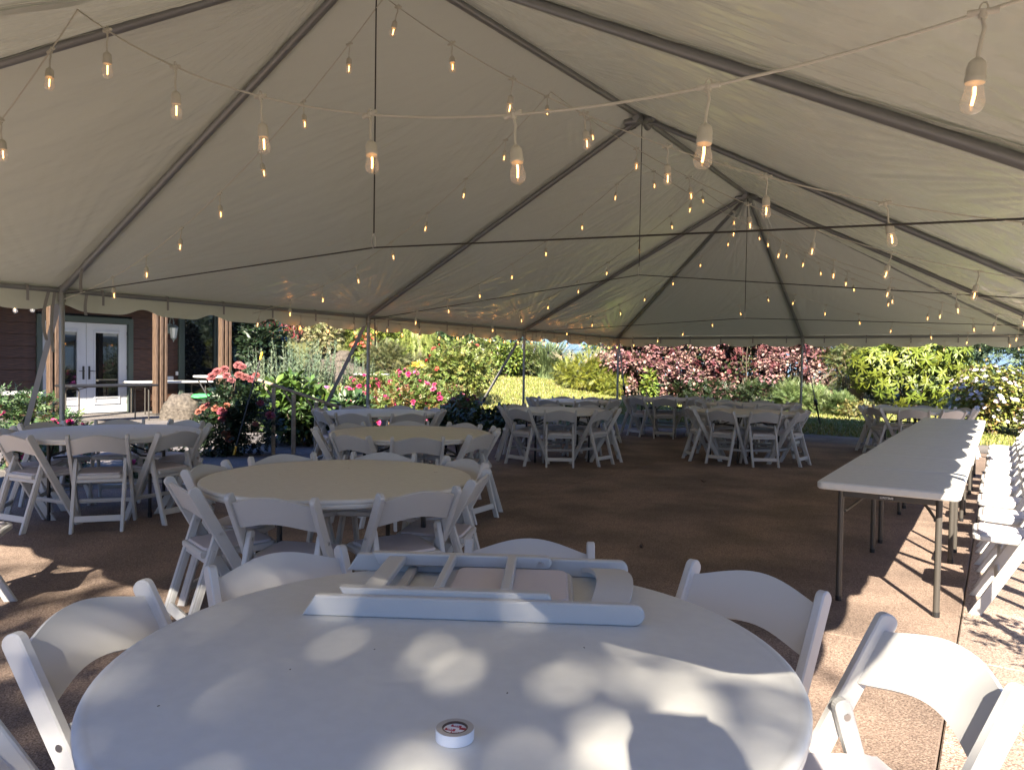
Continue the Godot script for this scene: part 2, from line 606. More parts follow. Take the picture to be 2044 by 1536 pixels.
func build_house() -> void:
	var h := thing("house", "dark red-brown timber house with white double doors behind a porch of wooden posts", "house", T(-17.3, 0.13, 8.0), YAW)
	# local axes: x out of the wall, y up, z towards smaller s
	var L := func(s: float) -> float: return 8.0 - s
	var st := Shape.new()
	block(st, Vector3(-7.0, -0.13, L.call(12.35)), Vector3(-0.12, 3.1, L.call(-6.0)))
	part("wall", st.mesh(), mats.dark_room, h)
	# lap siding, board by board
	var runs := [[-6.0, 7.86], [9.98, 11.16]]
	for row in 12:
		var y0 := row * 0.25
		for r in runs:
			board(h, L.call(r[1]), L.call(r[0]), y0)
		if y0 > 2.1:
			board(h, L.call(9.98), L.call(7.86), y0)
	for row in 12:   # the end wall towards the garden
		st = Shape.new()
		block(st, Vector3(-7.0, row * 0.25, L.call(12.43)), Vector3(-0.02, row * 0.25 + 0.246, L.call(12.36)))
		part("siding_board", st.mesh(), mats.siding_wood, h)
	# green trim round the doors and the tall window
	for t in [[9.87, 9.98, 0.0, 2.2], [7.86, 7.97, 0.0, 2.2], [7.97, 9.87, 2.07, 2.2], [11.17, 11.28, 0.0, 2.75], [11.28, 12.36, 2.62, 2.75], [12.25, 12.36, 0.0, 2.62], [11.28, 12.25, 0.0, 0.12]]:
		st = Shape.new()
		block(st, Vector3(-0.1, t[2], L.call(t[1])), Vector3(0.035, t[3], L.call(t[0])))
		part("trim", st.mesh(), mats.trim_green, h)
	var w := part("window", window_frame(L.call(12.245), L.call(11.285)), mats.trim_green, h)
	st = Shape.new()
	block(st, Vector3(-0.045, 0.17, L.call(12.2)), Vector3(-0.039, 2.57, L.call(11.33)), 0.0)
	part("pane", st.mesh(), mats.window_glass, w)
	for k in 2:
		door_leaf(h, L.call(9.865 - k * 0.945), k == 1)
	# porch posts, each of three boards
	for s in [7.62, 9.87, 11.57, 4.6, 2.0]:
		var p := Node3D.new()
		p.name = "porch_post"
		h.add_child(p, true)
		p.position = Vector3(1.3, -0.13, L.call(s))
		for b in [[-0.11, 0.0, 0.04, 0.15], [0.0, 0.02, 0.05, 0.13], [0.11, 0.0, 0.04, 0.15], [-0.052, -0.05, 0.05, 0.09], [0.055, -0.05, 0.05, 0.09]]:
			st = Shape.new()
			st.box(Transform3D(Basis.IDENTITY, Vector3(b[1], 1.34, b[0])), Vector3(b[3], 2.68, b[2] + 0.02), 0.006)
			part("plank", st.mesh(), mats.post_wood, p)
		st = Shape.new()
		block(st, Vector3(-0.12, 0.1, -0.19), Vector3(0.14, 0.17, 0.19))
		part("foot_plate", st.mesh(), mats.bronze_steel, p)
	# porch beam and roofs
	st = Shape.new()
	block(st, Vector3(1.2, 2.56, L.call(12.5)), Vector3(1.40, 2.76, L.call(-6.0)))
	part("beam", st.mesh(), mats.post_wood, h)
	st = Shape.new()
	var e0: float = L.call(12.9)
	var e1: float = L.call(-6.4)
	var prof := [Vector2(1.5, 2.72), Vector2(1.5, 2.84), Vector2(-3.5, 5.6), Vector2(-8.8, 2.86), Vector2(-8.8, 2.74), Vector2(-3.5, 5.48)]
	for k in prof.size():
		var a: Vector2 = prof[k]
		var b: Vector2 = prof[(k + 1) % prof.size()]
		st.quad(Vector3(a.x, a.y, e0), Vector3(a.x, a.y, e1), Vector3(b.x, b.y, e1), Vector3(b.x, b.y, e0))
	for e in [e0, e1]:
		st.quad(Vector3(1.5, 2.72, e), Vector3(1.5, 2.84, e), Vector3(-3.5, 5.6, e), Vector3(-3.5, 5.48, e))
		st.quad(Vector3(-8.8, 2.74, e), Vector3(-8.8, 2.86, e), Vector3(-3.5, 5.6, e), Vector3(-3.5, 5.48, e))
		st.tri(Vector3(-0.13, 3.1, e0 + 0.6), Vector3(-7.0, 3.1, e0 + 0.6), Vector3(-3.5, 5.4, e0 + 0.6))
	part("roof", st.mesh(), mats.roof_dark, h)
	# wall lantern
	var lan := Node3D.new()
	lan.name = "wall_lantern"
	h.add_child(lan)
	lan.position = Vector3(0.16, 1.78, L.call(10.93))
	st = Shape.new()
	st.lathe([Vector2(0, 0.34), Vector2(0.05, 0.335), Vector2(0.11, 0.28), Vector2(0.12, 0.255), Vector2(0, 0.255)].map(func(p): return p), 8, Transform3D.IDENTITY, true)
	st.lathe([Vector2(0, 0.43), Vector2(0.012, 0.42), Vector2(0.02, 0.38), Vector2(0.012, 0.35), Vector2(0, 0.34)], 10)
	st.lathe([Vector2(0, -0.09), Vector2(0.015, -0.075), Vector2(0.01, -0.05), Vector2(0.04, -0.02), Vector2(0.065, 0.0), Vector2(0.0, 0.005)], 10)
	for k in 6:
		var an := TAU * k / 6
		st.rod(Vector3(cos(an) * 0.062, 0, sin(an) * 0.062), Vector3(cos(an) * 0.1, 0.26, sin(an) * 0.1), 0.007, 6)
	st.tube(PackedVector3Array([Vector3(-0.16, 0.2, 0), Vector3(-0.16, 0.42, 0), Vector3(-0.12, 0.5, 0), Vector3(-0.05, 0.5, 0), Vector3(0, 0.43, 0)]), 0.012)
	block(st, Vector3(-0.17, 0.12, -0.06), Vector3(-0.145, 0.36, 0.06))
	part("lantern_frame", st.mesh(), mats.lantern_metal, lan)
	st = Shape.new()
	st.lathe([Vector2(0, 0.004), Vector2(0.057, 0.006), Vector2(0.094, 0.255), Vector2(0, 0.256)], 6, Transform3D.IDENTITY, true)
	part("lantern_glass", st.mesh(), mats.lantern_glass, lan)
	# tap, socket box and a bent white pipe on the wall
	st = Shape.new()
	block(st, Vector3(-0.002, 0.72, L.call(11.0)), Vector3(0.06, 0.84, L.call(10.85)), 0.01)
	block(st, Vector3(-0.002, 0.86, L.call(11.14)), Vector3(0.05, 0.96, L.call(11.08)), 0.01)
	part("socket_box", st.mesh(), mats.label_light, h)
	st = Shape.new()
	st.tube(PackedVector3Array([Vector3(0.08, 0.0, L.call(10.72)), Vector3(0.08, 0.24, L.call(10.72)), Vector3(0.08, 0.31, L.call(10.66)), Vector3(0.08, 0.33, L.call(10.55)), Vector3(0.0, 0.33, L.call(10.52))]), 0.022)
	part("pipe", st.mesh(), mats.label_light, h)


func board(h: Node3D, z0: float, z1: float, y0: float) -> void:
	var st := Shape.new()
	var poly := PackedVector2Array([Vector2(-0.115, y0), Vector2(0.0, y0), Vector2(-0.026, y0 + 0.246), Vector2(-0.115, y0 + 0.246)])
	st.prism(poly, absf(z1 - z0) - 0.004, Transform3D(Basis.IDENTITY, Vector3(0, 0, (z0 + z1) * 0.5)), 0.003)
	part("siding_board", st.mesh(), mats.siding_wood, h)


func window_frame(z0: float, z1: float) -> ArrayMesh:
	var st := Shape.new()
	for b in [[z0, z0 + 0.05, 0.12, 2.62], [z1 - 0.05, z1, 0.12, 2.62], [z0 + 0.05, z1 - 0.05, 0.122, 0.17], [z0 + 0.05, z1 - 0.05, 2.57, 2.618]]:
		block(st, Vector3(-0.08, b[2], b[0]), Vector3(0.012, b[3], b[1]))
	return st.mesh()


func door_leaf(h: Node3D, z0: float, mirrored: bool) -> void:
	# z0: the edge at the larger s; the leaf runs 0.935 m from there
	var st := Shape.new()
	var wide := 0.935
	for b in [[0.0, 0.2, 0.01, 2.06], [wide - 0.2, wide, 0.01, 2.06], [0.2, wide - 0.2, 0.01, 0.38], [0.2, wide - 0.2, 1.84, 2.06]]:
		block(st, Vector3(-0.09, b[2], z0 + b[0]), Vector3(-0.045, b[3], z0 + b[1]), 0.001)
	for b in [[0.16, 0.2, 0.2, 1.9], [wide - 0.2, wide - 0.16, 0.2, 1.9], [0.2, wide - 0.2, 1.84, 1.9], [0.2, wide - 0.2, 0.34, 0.38], [0.2, wide - 0.2, 0.2, 0.235]]:
		block(st, Vector3(-0.05, b[2], z0 + b[0]), Vector3(-0.028, b[3], z0 + b[1]), 0.008)
	var d := part("door", st.mesh(), mats.door_paint, h)
	st = Shape.new()
	block(st, Vector3(-0.07, 0.38, z0 + 0.2), Vector3(-0.064, 1.84, z0 + wide - 0.2), 0.0)
	part("pane", st.mesh(), mats.window_glass, d)
	st = Shape.new()
	var zk := z0 + (0.06 if mirrored else wide - 0.06)
	block(st, Vector3(-0.046, 0.78, zk - 0.022), Vector3(-0.032, 1.08, zk + 0.022), 0.006)
	st.rod(Vector3(-0.04, 0.97, zk), Vector3(0.01, 0.97, zk), 0.01)
	var dir := 1.0 if mirrored else -1.0
	st.tube(PackedVector3Array([Vector3(0.01, 0.97, zk), Vector3(0.012, 0.975, zk + dir * 0.04), Vector3(0.01, 0.965, zk + dir * 0.08), Vector3(0.008, 0.972, zk + dir * 0.12)]), 0.009, 0.006)
	part("handle", st.mesh(), mats.broom_black, d)
	for y in [0.25, 1.05, 1.85]:
		st = Shape.new()
		var zh := z0 + (wide if mirrored else 0.0)
		st.rod(Vector3(-0.04, y - 0.045, zh), Vector3(-0.04, y + 0.045, zh), 0.009)
		part("hinge", st.mesh(), mats.broom_black, d)


func sag(u: float, v: float) -> float:
	return 16.0 * u * (1.0 - u) * v * (1.0 - v)


func canopy_panel(tent: Node3D, p00: Vector3, p10: Vector3, p01: Vector3, p11: Vector3, fine: int, number: int, belly := 0.07) -> void:
	# p00, p10 along the eave, p01, p11 at the top (the same point for a hip)
	var pts := PackedVector3Array()
	var slack := 1.0 if number in [3, 4, 7, 8] else 0.55
	var up := (p10 - p00).cross(p01 - p00)
	if up.length() < 0.01:
		up = (p10 - p00).cross(p11 - p00)
	up = up.normalized()
	if up.y < 0.0:
		up = -up
	var wide := (p10 - p00).length()
	var tall := ((p01 + p11) * 0.5 - (p00 + p10) * 0.5).length()
	for j in fine + 1:
		var v := float(j) / fine
		for i in fine + 1:
			var u := float(i) / fine
			var p := p00.lerp(p10, u).lerp(p01.lerp(p11, u), v)
			var q := Vector2(u * wide, v * tall)
			var rim := clampf(minf(minf(u, 1.0 - u) * wide * lerpf(1.0, 0.6, v), minf(v, 1.0 - v) * tall) / 0.25, 0.0, 1.0)
			var fold := 0.0
			# pulls that fan out from the leg heads and from the peaks
			for c in [Vector2(0, 0), Vector2(wide, 0), Vector2(wide * 0.5, tall * 1.05)]:
				var d: Vector2 = q - c
				var r := d.length()
				var an := atan2(d.y, d.x)
				var w := 1.0 - absf(wobble.get_noise_3d(an * 7.0 + c.x, r * 0.22, number * 9.1)) * 2.4
				fold += maxf(w, -0.4) * 0.018 * ease01(0.15, 0.9, r) * (1.0 - ease01(1.6, 3.6, r))
			# slack that runs slantwise, and small creases
			fold += wobble.get_noise_3d((q.x - q.y * 0.7) * 1.5, (q.x * 0.7 + q.y) * 0.3, number * 5.3) * 0.019
			fold += (1.0 - absf(wobble.get_noise_3d((q.x - q.y * 0.6) * 4.0, (q.y + q.x * 0.6) * 0.3, number * 3.7 + 40.0)) * 3.0) * 0.0042
			fold *= 0.45 + 1.1 * ease01(-0.35, 0.45, wobble.get_noise_3d(q.x * 0.45, q.y * 0.45, number * 2.3 + 90.0))
			fold *= slack
			p -= up * (sag(u, v) * belly * (0.8 + 0.5 * wobble.get_noise_2d(u * 2.0 + number, v * 2.0)) + rim * fold)
			pts.append(p + Vector3(0, 0.052, 0))
	var st := Shape.new()
	st.sheet(pts, fine + 1, fine + 1)
	part("canopy_panel", st.mesh(), mats.tent_vinyl, tent)
	# the lacing flaps along its rafters
	for e in [[1, 4], [fine - 4, fine - 1]]:
		var strip := PackedVector3Array()
		for i in range(e[0], e[1] + 1):
			for j in fine + 1:
				strip.append(pts[j * (fine + 1) + i] - up * (0.012 + 0.006 * sin(j * 0.55 + number)))
		st = Shape.new()
		st.sheet(strip, fine + 1, e[1] - e[0] + 1, 0.0015)
		part("lacing_flap", st.mesh(), mats.tent_vinyl, tent)


func build_tent() -> void:
	var tent := thing("frame_tent", "large off-white frame tent with grey poles, tension cables and a scalloped valance over the patio", "tent", Vector3.ZERO)
	var peak := [Vector3.ZERO]
	for k in [1, 2, 3]:
		peak.append(T(PEAK_A[k], RIDGE_Y[k], BAY[k]))
	var left := []
	var right := []
	for s in BAY:
		left.append(T(LEFT_EAVE, EAVE_Y, s))
		right.append(T(RIGHT_EAVE, EAVE_Y, s))
	var near_mid := T(MIDDLE, EAVE_Y, BAY[0])
	var far_mid := T(MIDDLE, EAVE_Y, BAY[4])
	# canopy: hips at both ends, two bays between
	canopy_panel(tent, left[0], left[1], peak[1], peak[1], 110, 1)
	canopy_panel(tent, left[1], left[2], peak[1], peak[2], 190, 2)
	canopy_panel(tent, left[2], left[3], peak[2], peak[3], 170, 3)
	canopy_panel(tent, left[3], left[4], peak[3], peak[3], 120, 4)
	canopy_panel(tent, left[4], far_mid, peak[3], peak[3], 110, 5)
	canopy_panel(tent, far_mid, right[4], peak[3], peak[3], 110, 6)
	canopy_panel(tent, right[4], right[3], peak[3], peak[3], 120, 7, 0.11)
	canopy_panel(tent, right[3], right[2], peak[3], peak[2], 190, 8, 0.13)
	canopy_panel(tent, right[2], right[1], peak[2], peak[1], 210, 9, 0.10)
	canopy_panel(tent, right[1], right[0], peak[1], peak[1], 110, 10)
	canopy_panel(tent, near_mid, left[0], peak[1], peak[1], 90, 11)
	canopy_panel(tent, right[0], near_mid, peak[1], peak[1], 90, 12)
	# poles
	var rafters := [[left[0], peak[1]], [left[1], peak[1]], [left[2], peak[2]], [left[3], peak[3]], [left[4], peak[3]], [far_mid, peak[3]], [right[4], peak[3]], [right[3], peak[3]], [right[2], peak[2]], [right[1], peak[1]], [right[0], peak[1]]]
	for r in rafters:
		var st := Shape.new()
		st.rod(r[0], r[1], 0.034, 14)
		part("rafter_pole", st.mesh(), mats.pole_metal, tent)
	for k in [1, 2]:
		var st := Shape.new()
		st.rod(peak[k], peak[k + 1], 0.034, 14)
		part("ridge_pole", st.mesh(), mats.pole_metal, tent)
	for p in [peak[1], peak[2], peak[3]]:
		var st := Shape.new()
		st.lathe([Vector2(0, -0.07), Vector2(0.05, -0.065), Vector2(0.07, -0.02), Vector2(0.07, 0.02), Vector2(0.04, 0.045), Vector2(0, 0.045)], 16, Transform3D(Basis.IDENTITY, p))
		for k in 6:
			var an := TAU * k / 6
			st.rod(p + Vector3(cos(an) * 0.13, -0.05, sin(an) * 0.13), p + Vector3(cos(an) * 0.13, -0.10, sin(an) * 0.13), 0.008, 6)
			st.rod(p + Vector3(cos(an) * 0.04, -0.03, sin(an) * 0.04), p + Vector3(cos(an) * 0.22, -0.06, sin(an) * 0.22), 0.042, 10)
		part("crown_fitting", st.mesh(), mats.pole_metal, tent)
	# eave rails, valances, legs
	var edges := []
	for k in 4:
		edges.append([left[k], left[k + 1]])
		edges.append([right[k + 1], right[k]])
	edges.append_array([[left[4], far_mid], [far_mid, right[4]], [right[0], near_mid], [near_mid, left[0]]])
	var number := 0
	for e in edges:
		number += 1
		var st := Shape.new()
		st.rod(e[0], e[1], 0.026, 12)
		part("eave_rail", st.mesh(), mats.pole_metal, tent)
		valance(tent, e[0], e[1], number)
	var feet := left + right + [far_mid, near_mid]
	for p in feet:
		var st := Shape.new()
		var g := land(p.x, -p.z)
		st.rod(Vector3(p.x, g + 0.01, p.z), p + Vector3(0, 0.02, 0), 0.027, 14)
		var lp := part("leg_pole", st.mesh(), mats.pole_metal, tent)
		st = Shape.new()
		st.box(Transform3D(frame, Vector3(p.x, g + 0.006, p.z)), Vector3(0.14, 0.012, 0.14))
		part("base_plate", st.mesh(), mats.pole_metal, lp)
		st = Shape.new()
		st.rod(p + Vector3(0, -0.12, 0), p + Vector3(0, 0.05, 0), 0.036, 12)
		part("corner_fitting", st.mesh(), mats.pole_metal, lp)
	# guy straps with ratchets, from each leg head down to a stake outside
	for k in 5:
		if k < 4:
			guy_strap(tent, left[k], T(LEFT_EAVE - (1.1 if k == 1 else 1.35), 0, BAY[k]))
		if k > 0:
			guy_strap(tent, right[k], T(RIGHT_EAVE + 1.35, 0, BAY[k]))
	guy_strap(tent, far_mid, T(MIDDLE + 0.25, 0, BAY[4] + 0.9))
	guy_strap(tent, left[4], T(LEFT_EAVE - 0.3, 0, BAY[4] + 1.2))
	# cross cables, each held up in the middle by a dropper from the ridge
	var mid_y := [0.0, 2.24, 2.53, 2.27]
	for k in [1, 2, 3]:
		var c := T(PEAK_A[k], mid_y[k], BAY[k])
		var st := Shape.new()
		st.tube(PackedVector3Array([left[k] + Vector3(0, -0.04, 0), c, right[k] + Vector3(0, -0.04, 0)]), 0.006, 0.006, 6)
		part("cross_cable", st.mesh(), mats.cable, tent)
		st = Shape.new()
		st.rod(c + Vector3(0, 0.1, 0), peak[k], 0.0055, 6)
		part("dropper_cable", st.mesh(), mats.cable, tent)
		st = Shape.new()
		var loop := PackedVector3Array()
		for q in 13:
			var an := TAU * q / 12
			loop.append(c + Vector3(sin(an) * 0.014, 0.05 + cos(an) * 0.055, 0))
		st.tube(loop, 0.005, 0.005, 6)
		part("hook", st.mesh(), mats.bolt_metal, tent)
	# loose ends of tie tape hanging at the corners
	for q in [[left[1], 0.62, 0.10], [left[1], 0.5, 0.16], [left[2], 0.42, -0.07], [left[1].lerp(left[2], 0.06), 0.22, 0.05], [far_mid, 0.2, 0.1], [left[1].lerp(peak[1], 0.1), 0.24, 0.05]]:
		var p: Vector3 = q[0]
		var pts := PackedVector3Array()
		for j in 7:
			for i in 2:
				var f := j / 6.0
				pts.append(p + frame * Vector3(0.06 + 0.05 * sin(f * 4.0) * q[2] * 4.0, -0.03 - q[1] * f, q[2] * (1.0 + 0.4 * sin(f * 3.0)) + (i - 0.5) * 0.032))
		var st := Shape.new()
		st.sheet(pts, 2, 7, 0.003)
		part("tie_tape", st.mesh(), mats.strap_web, tent)


func valance(tent: Node3D, p: Vector3, q: Vector3, number: int) -> void:
	var long := (q - p).length()
	var out := (q - p).normalized().cross(Vector3.UP)
	var mid := T(MIDDLE, EAVE_Y, 8.6)
	if out.dot((p + q) * 0.5 - mid) < 0.0:
		out = -out
	var nu := int(long / 0.025) + 1
	var nv := 7
	var waves := roundf(long / 0.84)
	var pts := PackedVector3Array()
	for j in nv:
		for i in nu:
			var u := float(i) / (nu - 1)
			var x := u * long
			var ph := fposmod(u * waves + 0.5, 1.0)
			var bump := pow(sin(ph * PI), 6.0)
			var drop := 0.215 - 0.075 * bump + 0.012 * wobble.get_noise_2d(x * 0.7, number * 7.0)
			var f := float(j) / (nv - 1)
			var swing := 0.022 * f * wobble.get_noise_2d(x * 1.6 + number * 13.0, f * 0.6) + 0.007 * f * sin(x * 9.0 + number)
			pts.append(p.lerp(q, u) + Vector3(0, 0.054 - (drop + 0.054) * f, 0) + out * (0.042 * minf(1.0, f * 5.0) + swing))
	var st := Shape.new()
	st.sheet(pts, nu, nv, 0.0016)
	part("valance", st.mesh(), mats.tent_vinyl, tent)
	# short straps that buckle the canopy to the rail
	var n := int(long / 0.72)
	for k in n:
		var c := p.lerp(q, (k + 0.55) / n)
		st = Shape.new()
		var b := Basis((q - p).normalized(), Vector3.UP, (q - p).normalized().cross(Vector3.UP))
		st.box(Transform3D(b, c + Vector3(0, -0.06, 0) - out * 0.03), Vector3(0.026, 0.14, 0.004), 0.001)
		st.tube(PackedVector3Array([c - out * 0.032 + Vector3(0, 0, 0), c - out * 0.022 + Vector3(0, 0.03, 0), c + out * 0.012 + Vector3(0, 0.037, 0)]), 0.013, 0.013, 8, 0.3)
		part("tie_strap", st.mesh(), mats.strap_web, tent)


func guy_strap(tent: Node3D, top: Vector3, foot: Vector3) -> void:
	foot.y = land(foot.x, -foot.z) + 0.05
	var head := top + (foot - top).normalized() * 0.08
	var buckle := head.lerp(foot, 0.72)
	var dir := (foot - head).normalized()
	var side := dir.cross(Vector3.UP).normalized()
	var st := Shape.new()
	var pts := PackedVector3Array()
	for j in 15:
		var f := j / 14.0
		for i in 2:
			var turn := 0.5 + 0.35 * sin(f * 3.0)
			var across := side * cos(turn) + dir.cross(side) * sin(turn)
			pts.append(head.lerp(buckle, f) + across * (i - 0.5) * 0.056)
	st.sheet(pts, 2, 15, 0.004)
	var g := part("guy_strap", st.mesh(), mats.strap_web, tent)
	st = Shape.new()
	var b := Basis(side, dir, side.cross(dir))
	st.box(Transform3D(b, buckle + dir * 0.05), Vector3(0.075, 0.14, 0.05), 0.008)
	st.rod(buckle + dir * 0.10 - side * 0.045, buckle + dir * 0.10 + side * 0.045, 0.018, 10)
	part("ratchet", st.mesh(), mats.broom_black, g)
	st = Shape.new()
	st.box(Transform3D(b, buckle.lerp(foot, 0.6)), Vector3(0.045, buckle.distance_to(foot) * 0.8, 0.005), 0.001)
	part("lower_strap", st.mesh(), mats.cable, g)
	st = Shape.new()
	st.rod(foot + dir * 0.12, foot - dir * 0.1, 0.014, 8)
	part("stake", st.mesh(), mats.bronze_steel, g)


func text_mesh(words: String, size: float) -> TextMesh:
	var t := TextMesh.new()
	t.text = words
	var f := SystemFont.new()
	f.font_names = PackedStringArray(["Droid Sans"])
	f.font_weight = 700
	t.font = f
	t.font_size = 32
	t.pixel_size = size / 32.0
	t.depth = 0.001
	t.curve_step = 2.0
	return t


func round_table() -> Node3D:
	var o := Node3D.new()
	var st := Shape.new()
	st.lathe([Vector2(0, 0.699), Vector2(0.715, 0.699), Vector2(0.735, 0.694), Vector2(0.748, 0.694), Vector2(0.756, 0.700), Vector2(0.7585, 0.708), Vector2(0.7585, 0.715), Vector2(0.7555, 0.718), Vector2(0.7575, 0.721), Vector2(0.762, 0.727), Vector2(0.762, 0.733), Vector2(0.759, 0.739), Vector2(0.752, 0.7425), Vector2(0.743, 0.7435), Vector2(0.7385, 0.7425), Vector2(0.733, 0.7425), Vector2(0.0, 0.7430)], 128)
	part("table_top", st.mesh(), mats.table_plastic, o)
	for sx in [-1, 1]:
		for sz in [-1, 1]:
			st = Shape.new()
			var x: float = sx * 0.40
			var z: float = sz * 0.30
			st.rod(Vector3(x, 0.02, z), Vector3(x, 0.69, z), 0.0145, 12)
			var lg := part("leg", st.mesh(), mats.black_steel, o)
			st = Shape.new()
			st.rod(Vector3(x, 0.0, z), Vector3(x, 0.05, z), 0.018, 12)
			part("foot_cap", st.mesh(), mats.black_steel, lg)
		st = Shape.new()
		st.rod(Vector3(sx * 0.40, 0.55, -0.30), Vector3(sx * 0.40, 0.55, 0.30), 0.011, 10)
		st.rod(Vector3(sx * 0.40, 0.682, -0.36), Vector3(sx * 0.40, 0.682, 0.36), 0.014, 10)
		part("cross_bar", st.mesh(), mats.black_steel, o)
		st = Shape.new()
		for sz in [-1, 1]:
			st.tube(PackedVector3Array([Vector3(sx * 0.40, 0.53, sz * 0.2), Vector3(sx * 0.30, 0.535, sz * 0.17), Vector3(sx * 0.2, 0.58, sz * 0.11), Vector3(sx * 0.1, 0.66, sz * 0.05), Vector3(sx * 0.06, 0.69, sz * 0.03)]), 0.009, 0.009, 8)
			st.rod(Vector3(sx * 0.40, 0.5, sz * 0.30), Vector3(sx * 0.40, 0.685, sz * 0.14), 0.009, 8)
		part("brace", st.mesh(), mats.black_steel, o)
	st = Shape.new()
	st.box(Transform3D(Basis.IDENTITY, Vector3(0, 0.716, 0.7597)), Vector3(0.07, 0.018, 0.006), 0.002)
	var lb := part("label_plate", st.mesh(), mats.label_dark, o)
	part("lettering", text_mesh("LIFETIME", 0.011), mats.label_light, lb, Transform3D(Basis.IDENTITY, Vector3(0, 0.716, 0.7634)))
	return o


func long_table() -> Node3D:   # runs 1.82 m along z, 0.74 m across
	var o := Node3D.new()
	var st := Shape.new()
	var poly := PackedVector2Array()
	for c in [[1, 1, 0], [-1, 1, 1], [-1, -1, 2], [1, -1, 3]]:
		for k in 6:
			var an: float = PI * 0.5 * (c[2] + k / 5.0)
			poly.append(Vector2(c[0] * 0.325 + cos(an) * 0.045, c[1] * 0.865 + sin(an) * 0.045))
	var flat := Basis(Vector3.RIGHT, -PI / 2)
	st.prism(poly, 0.046, Transform3D(flat, Vector3(0, 0.720, 0)), 0.009)
	part("table_top", st.mesh(), mats.table_plastic, o)
	# the middle fold shows as a narrow groove between two raised lips
	st = Shape.new()
	for z in [-0.012, 0.012]:
		st.rod(Vector3(-0.35, 0.7405, z), Vector3(0.35, 0.7405, z), 0.0045, 8)
	part("fold_seam", st.mesh(), mats.table_plastic, o)
	for sz in [-1, 1]:
		for sx in [-1, 1]:
			st = Shape.new()
			st.rod(Vector3(sx * 0.26, 0.015, sz * 0.72), Vector3(sx * 0.26, 0.70, sz * 0.72), 0.0175, 14)
			var lg := part("leg", st.mesh(), mats.bronze_steel, o)
			st = Shape.new()
			st.rod(Vector3(sx * 0.26, 0.0, sz * 0.72), Vector3(sx * 0.26, 0.03, sz * 0.72), 0.0195, 14)
			part("foot_cap", st.mesh(), mats.broom_black, lg)
			st = Shape.new()
			st.tube(PackedVector3Array([Vector3(sx * 0.24, 0.55, sz * 0.705), Vector3(sx * 0.24, 0.545, sz * 0.65), Vector3(sx * 0.2, 0.58, sz * 0.55), Vector3(sx * 0.12, 0.66, sz * 0.44), Vector3(sx * 0.1, 0.7, sz * 0.40)]), 0.009, 0.009, 8)
			part("brace", st.mesh(), mats.bronze_steel, o)
		st = Shape.new()
		st.box(Transform3D(Basis.IDENTITY, Vector3(0, 0.655, sz * 0.722)), Vector3(0.49, 0.034, 0.02), 0.004)
		part("cross_bar", st.mesh(), mats.bronze_steel, o)
	st = Shape.new()
	st.box(Transform3D(Basis.IDENTITY, Vector3(-0.01, 0.655, 0.7335)), Vector3(0.088, 0.023, 0.004), 0.0015)
	var lb := part("label_plate", st.mesh(), mats.label_dark, o)
	part("lettering", text_mesh("LIFETIME", 0.0165), mats.label_light, lb, Transform3D(Basis.IDENTITY, Vector3(-0.01, 0.655, 0.7362)))
	return o


const ROUND := [
	# x, away, first chair's bearing, turn of the legs, words for the chairs, words for the table
	[-0.12, 1.70, 41.0, 0.9, "", "round white folding table with the folded chair and the tape roll on it"],
	[-0.99, 4.32, 38.0, 0.5, "round table behind the folded chair", "round white folding table standing just behind the folded-chair table"],
	[-0.96, 7.12, 12.0, 0.3, "round table between handrail and patio", "round white folding table between the wooden handrail and the open patio"],
	[-1.75, 9.90, 35.0, 0.1, "round table before the pink roses", "round white folding table right in front of the pink rose bushes"],
	[0.68, 11.07, 2.0, 0.2, "middle round table facing the lawn", "round white folding table in the middle, second one from the lawn"],
	[1.14, 13.98, 10.0, 0.6, "round table at the foot of the lawn", "round white folding table at the foot of the sunny lawn"],
	[3.18, 15.40, 33.0, 0.3, "round table beside the corner leg", "round white folding table by the tent corner leg and purple smoke bush"],
	[3.56, 11.40, 3.0, 0.45, "round table on the open patio", "round white folding table on the open patio, before the smoke bushes"],
	[4.29, 13.65, 9.0, 0.2, "round table before the ferns", "round white folding table behind the open-patio one, before the ferns"],
	[6.85, 12.62, 11.0, 0.5, "round table behind the buffet tables", "round white folding table beside the far end of the buffet tables"],
	[-3.66, 6.80, 24.0, 0.25, "round table facing the double doors", "round white folding table facing the white double doors of the house"],
]
const SIDES := ["buffet side", "garden-buffet corner", "garden side", "garden-house corner", "house side", "viewer-house corner", "viewer side", "viewer-buffet corner"]


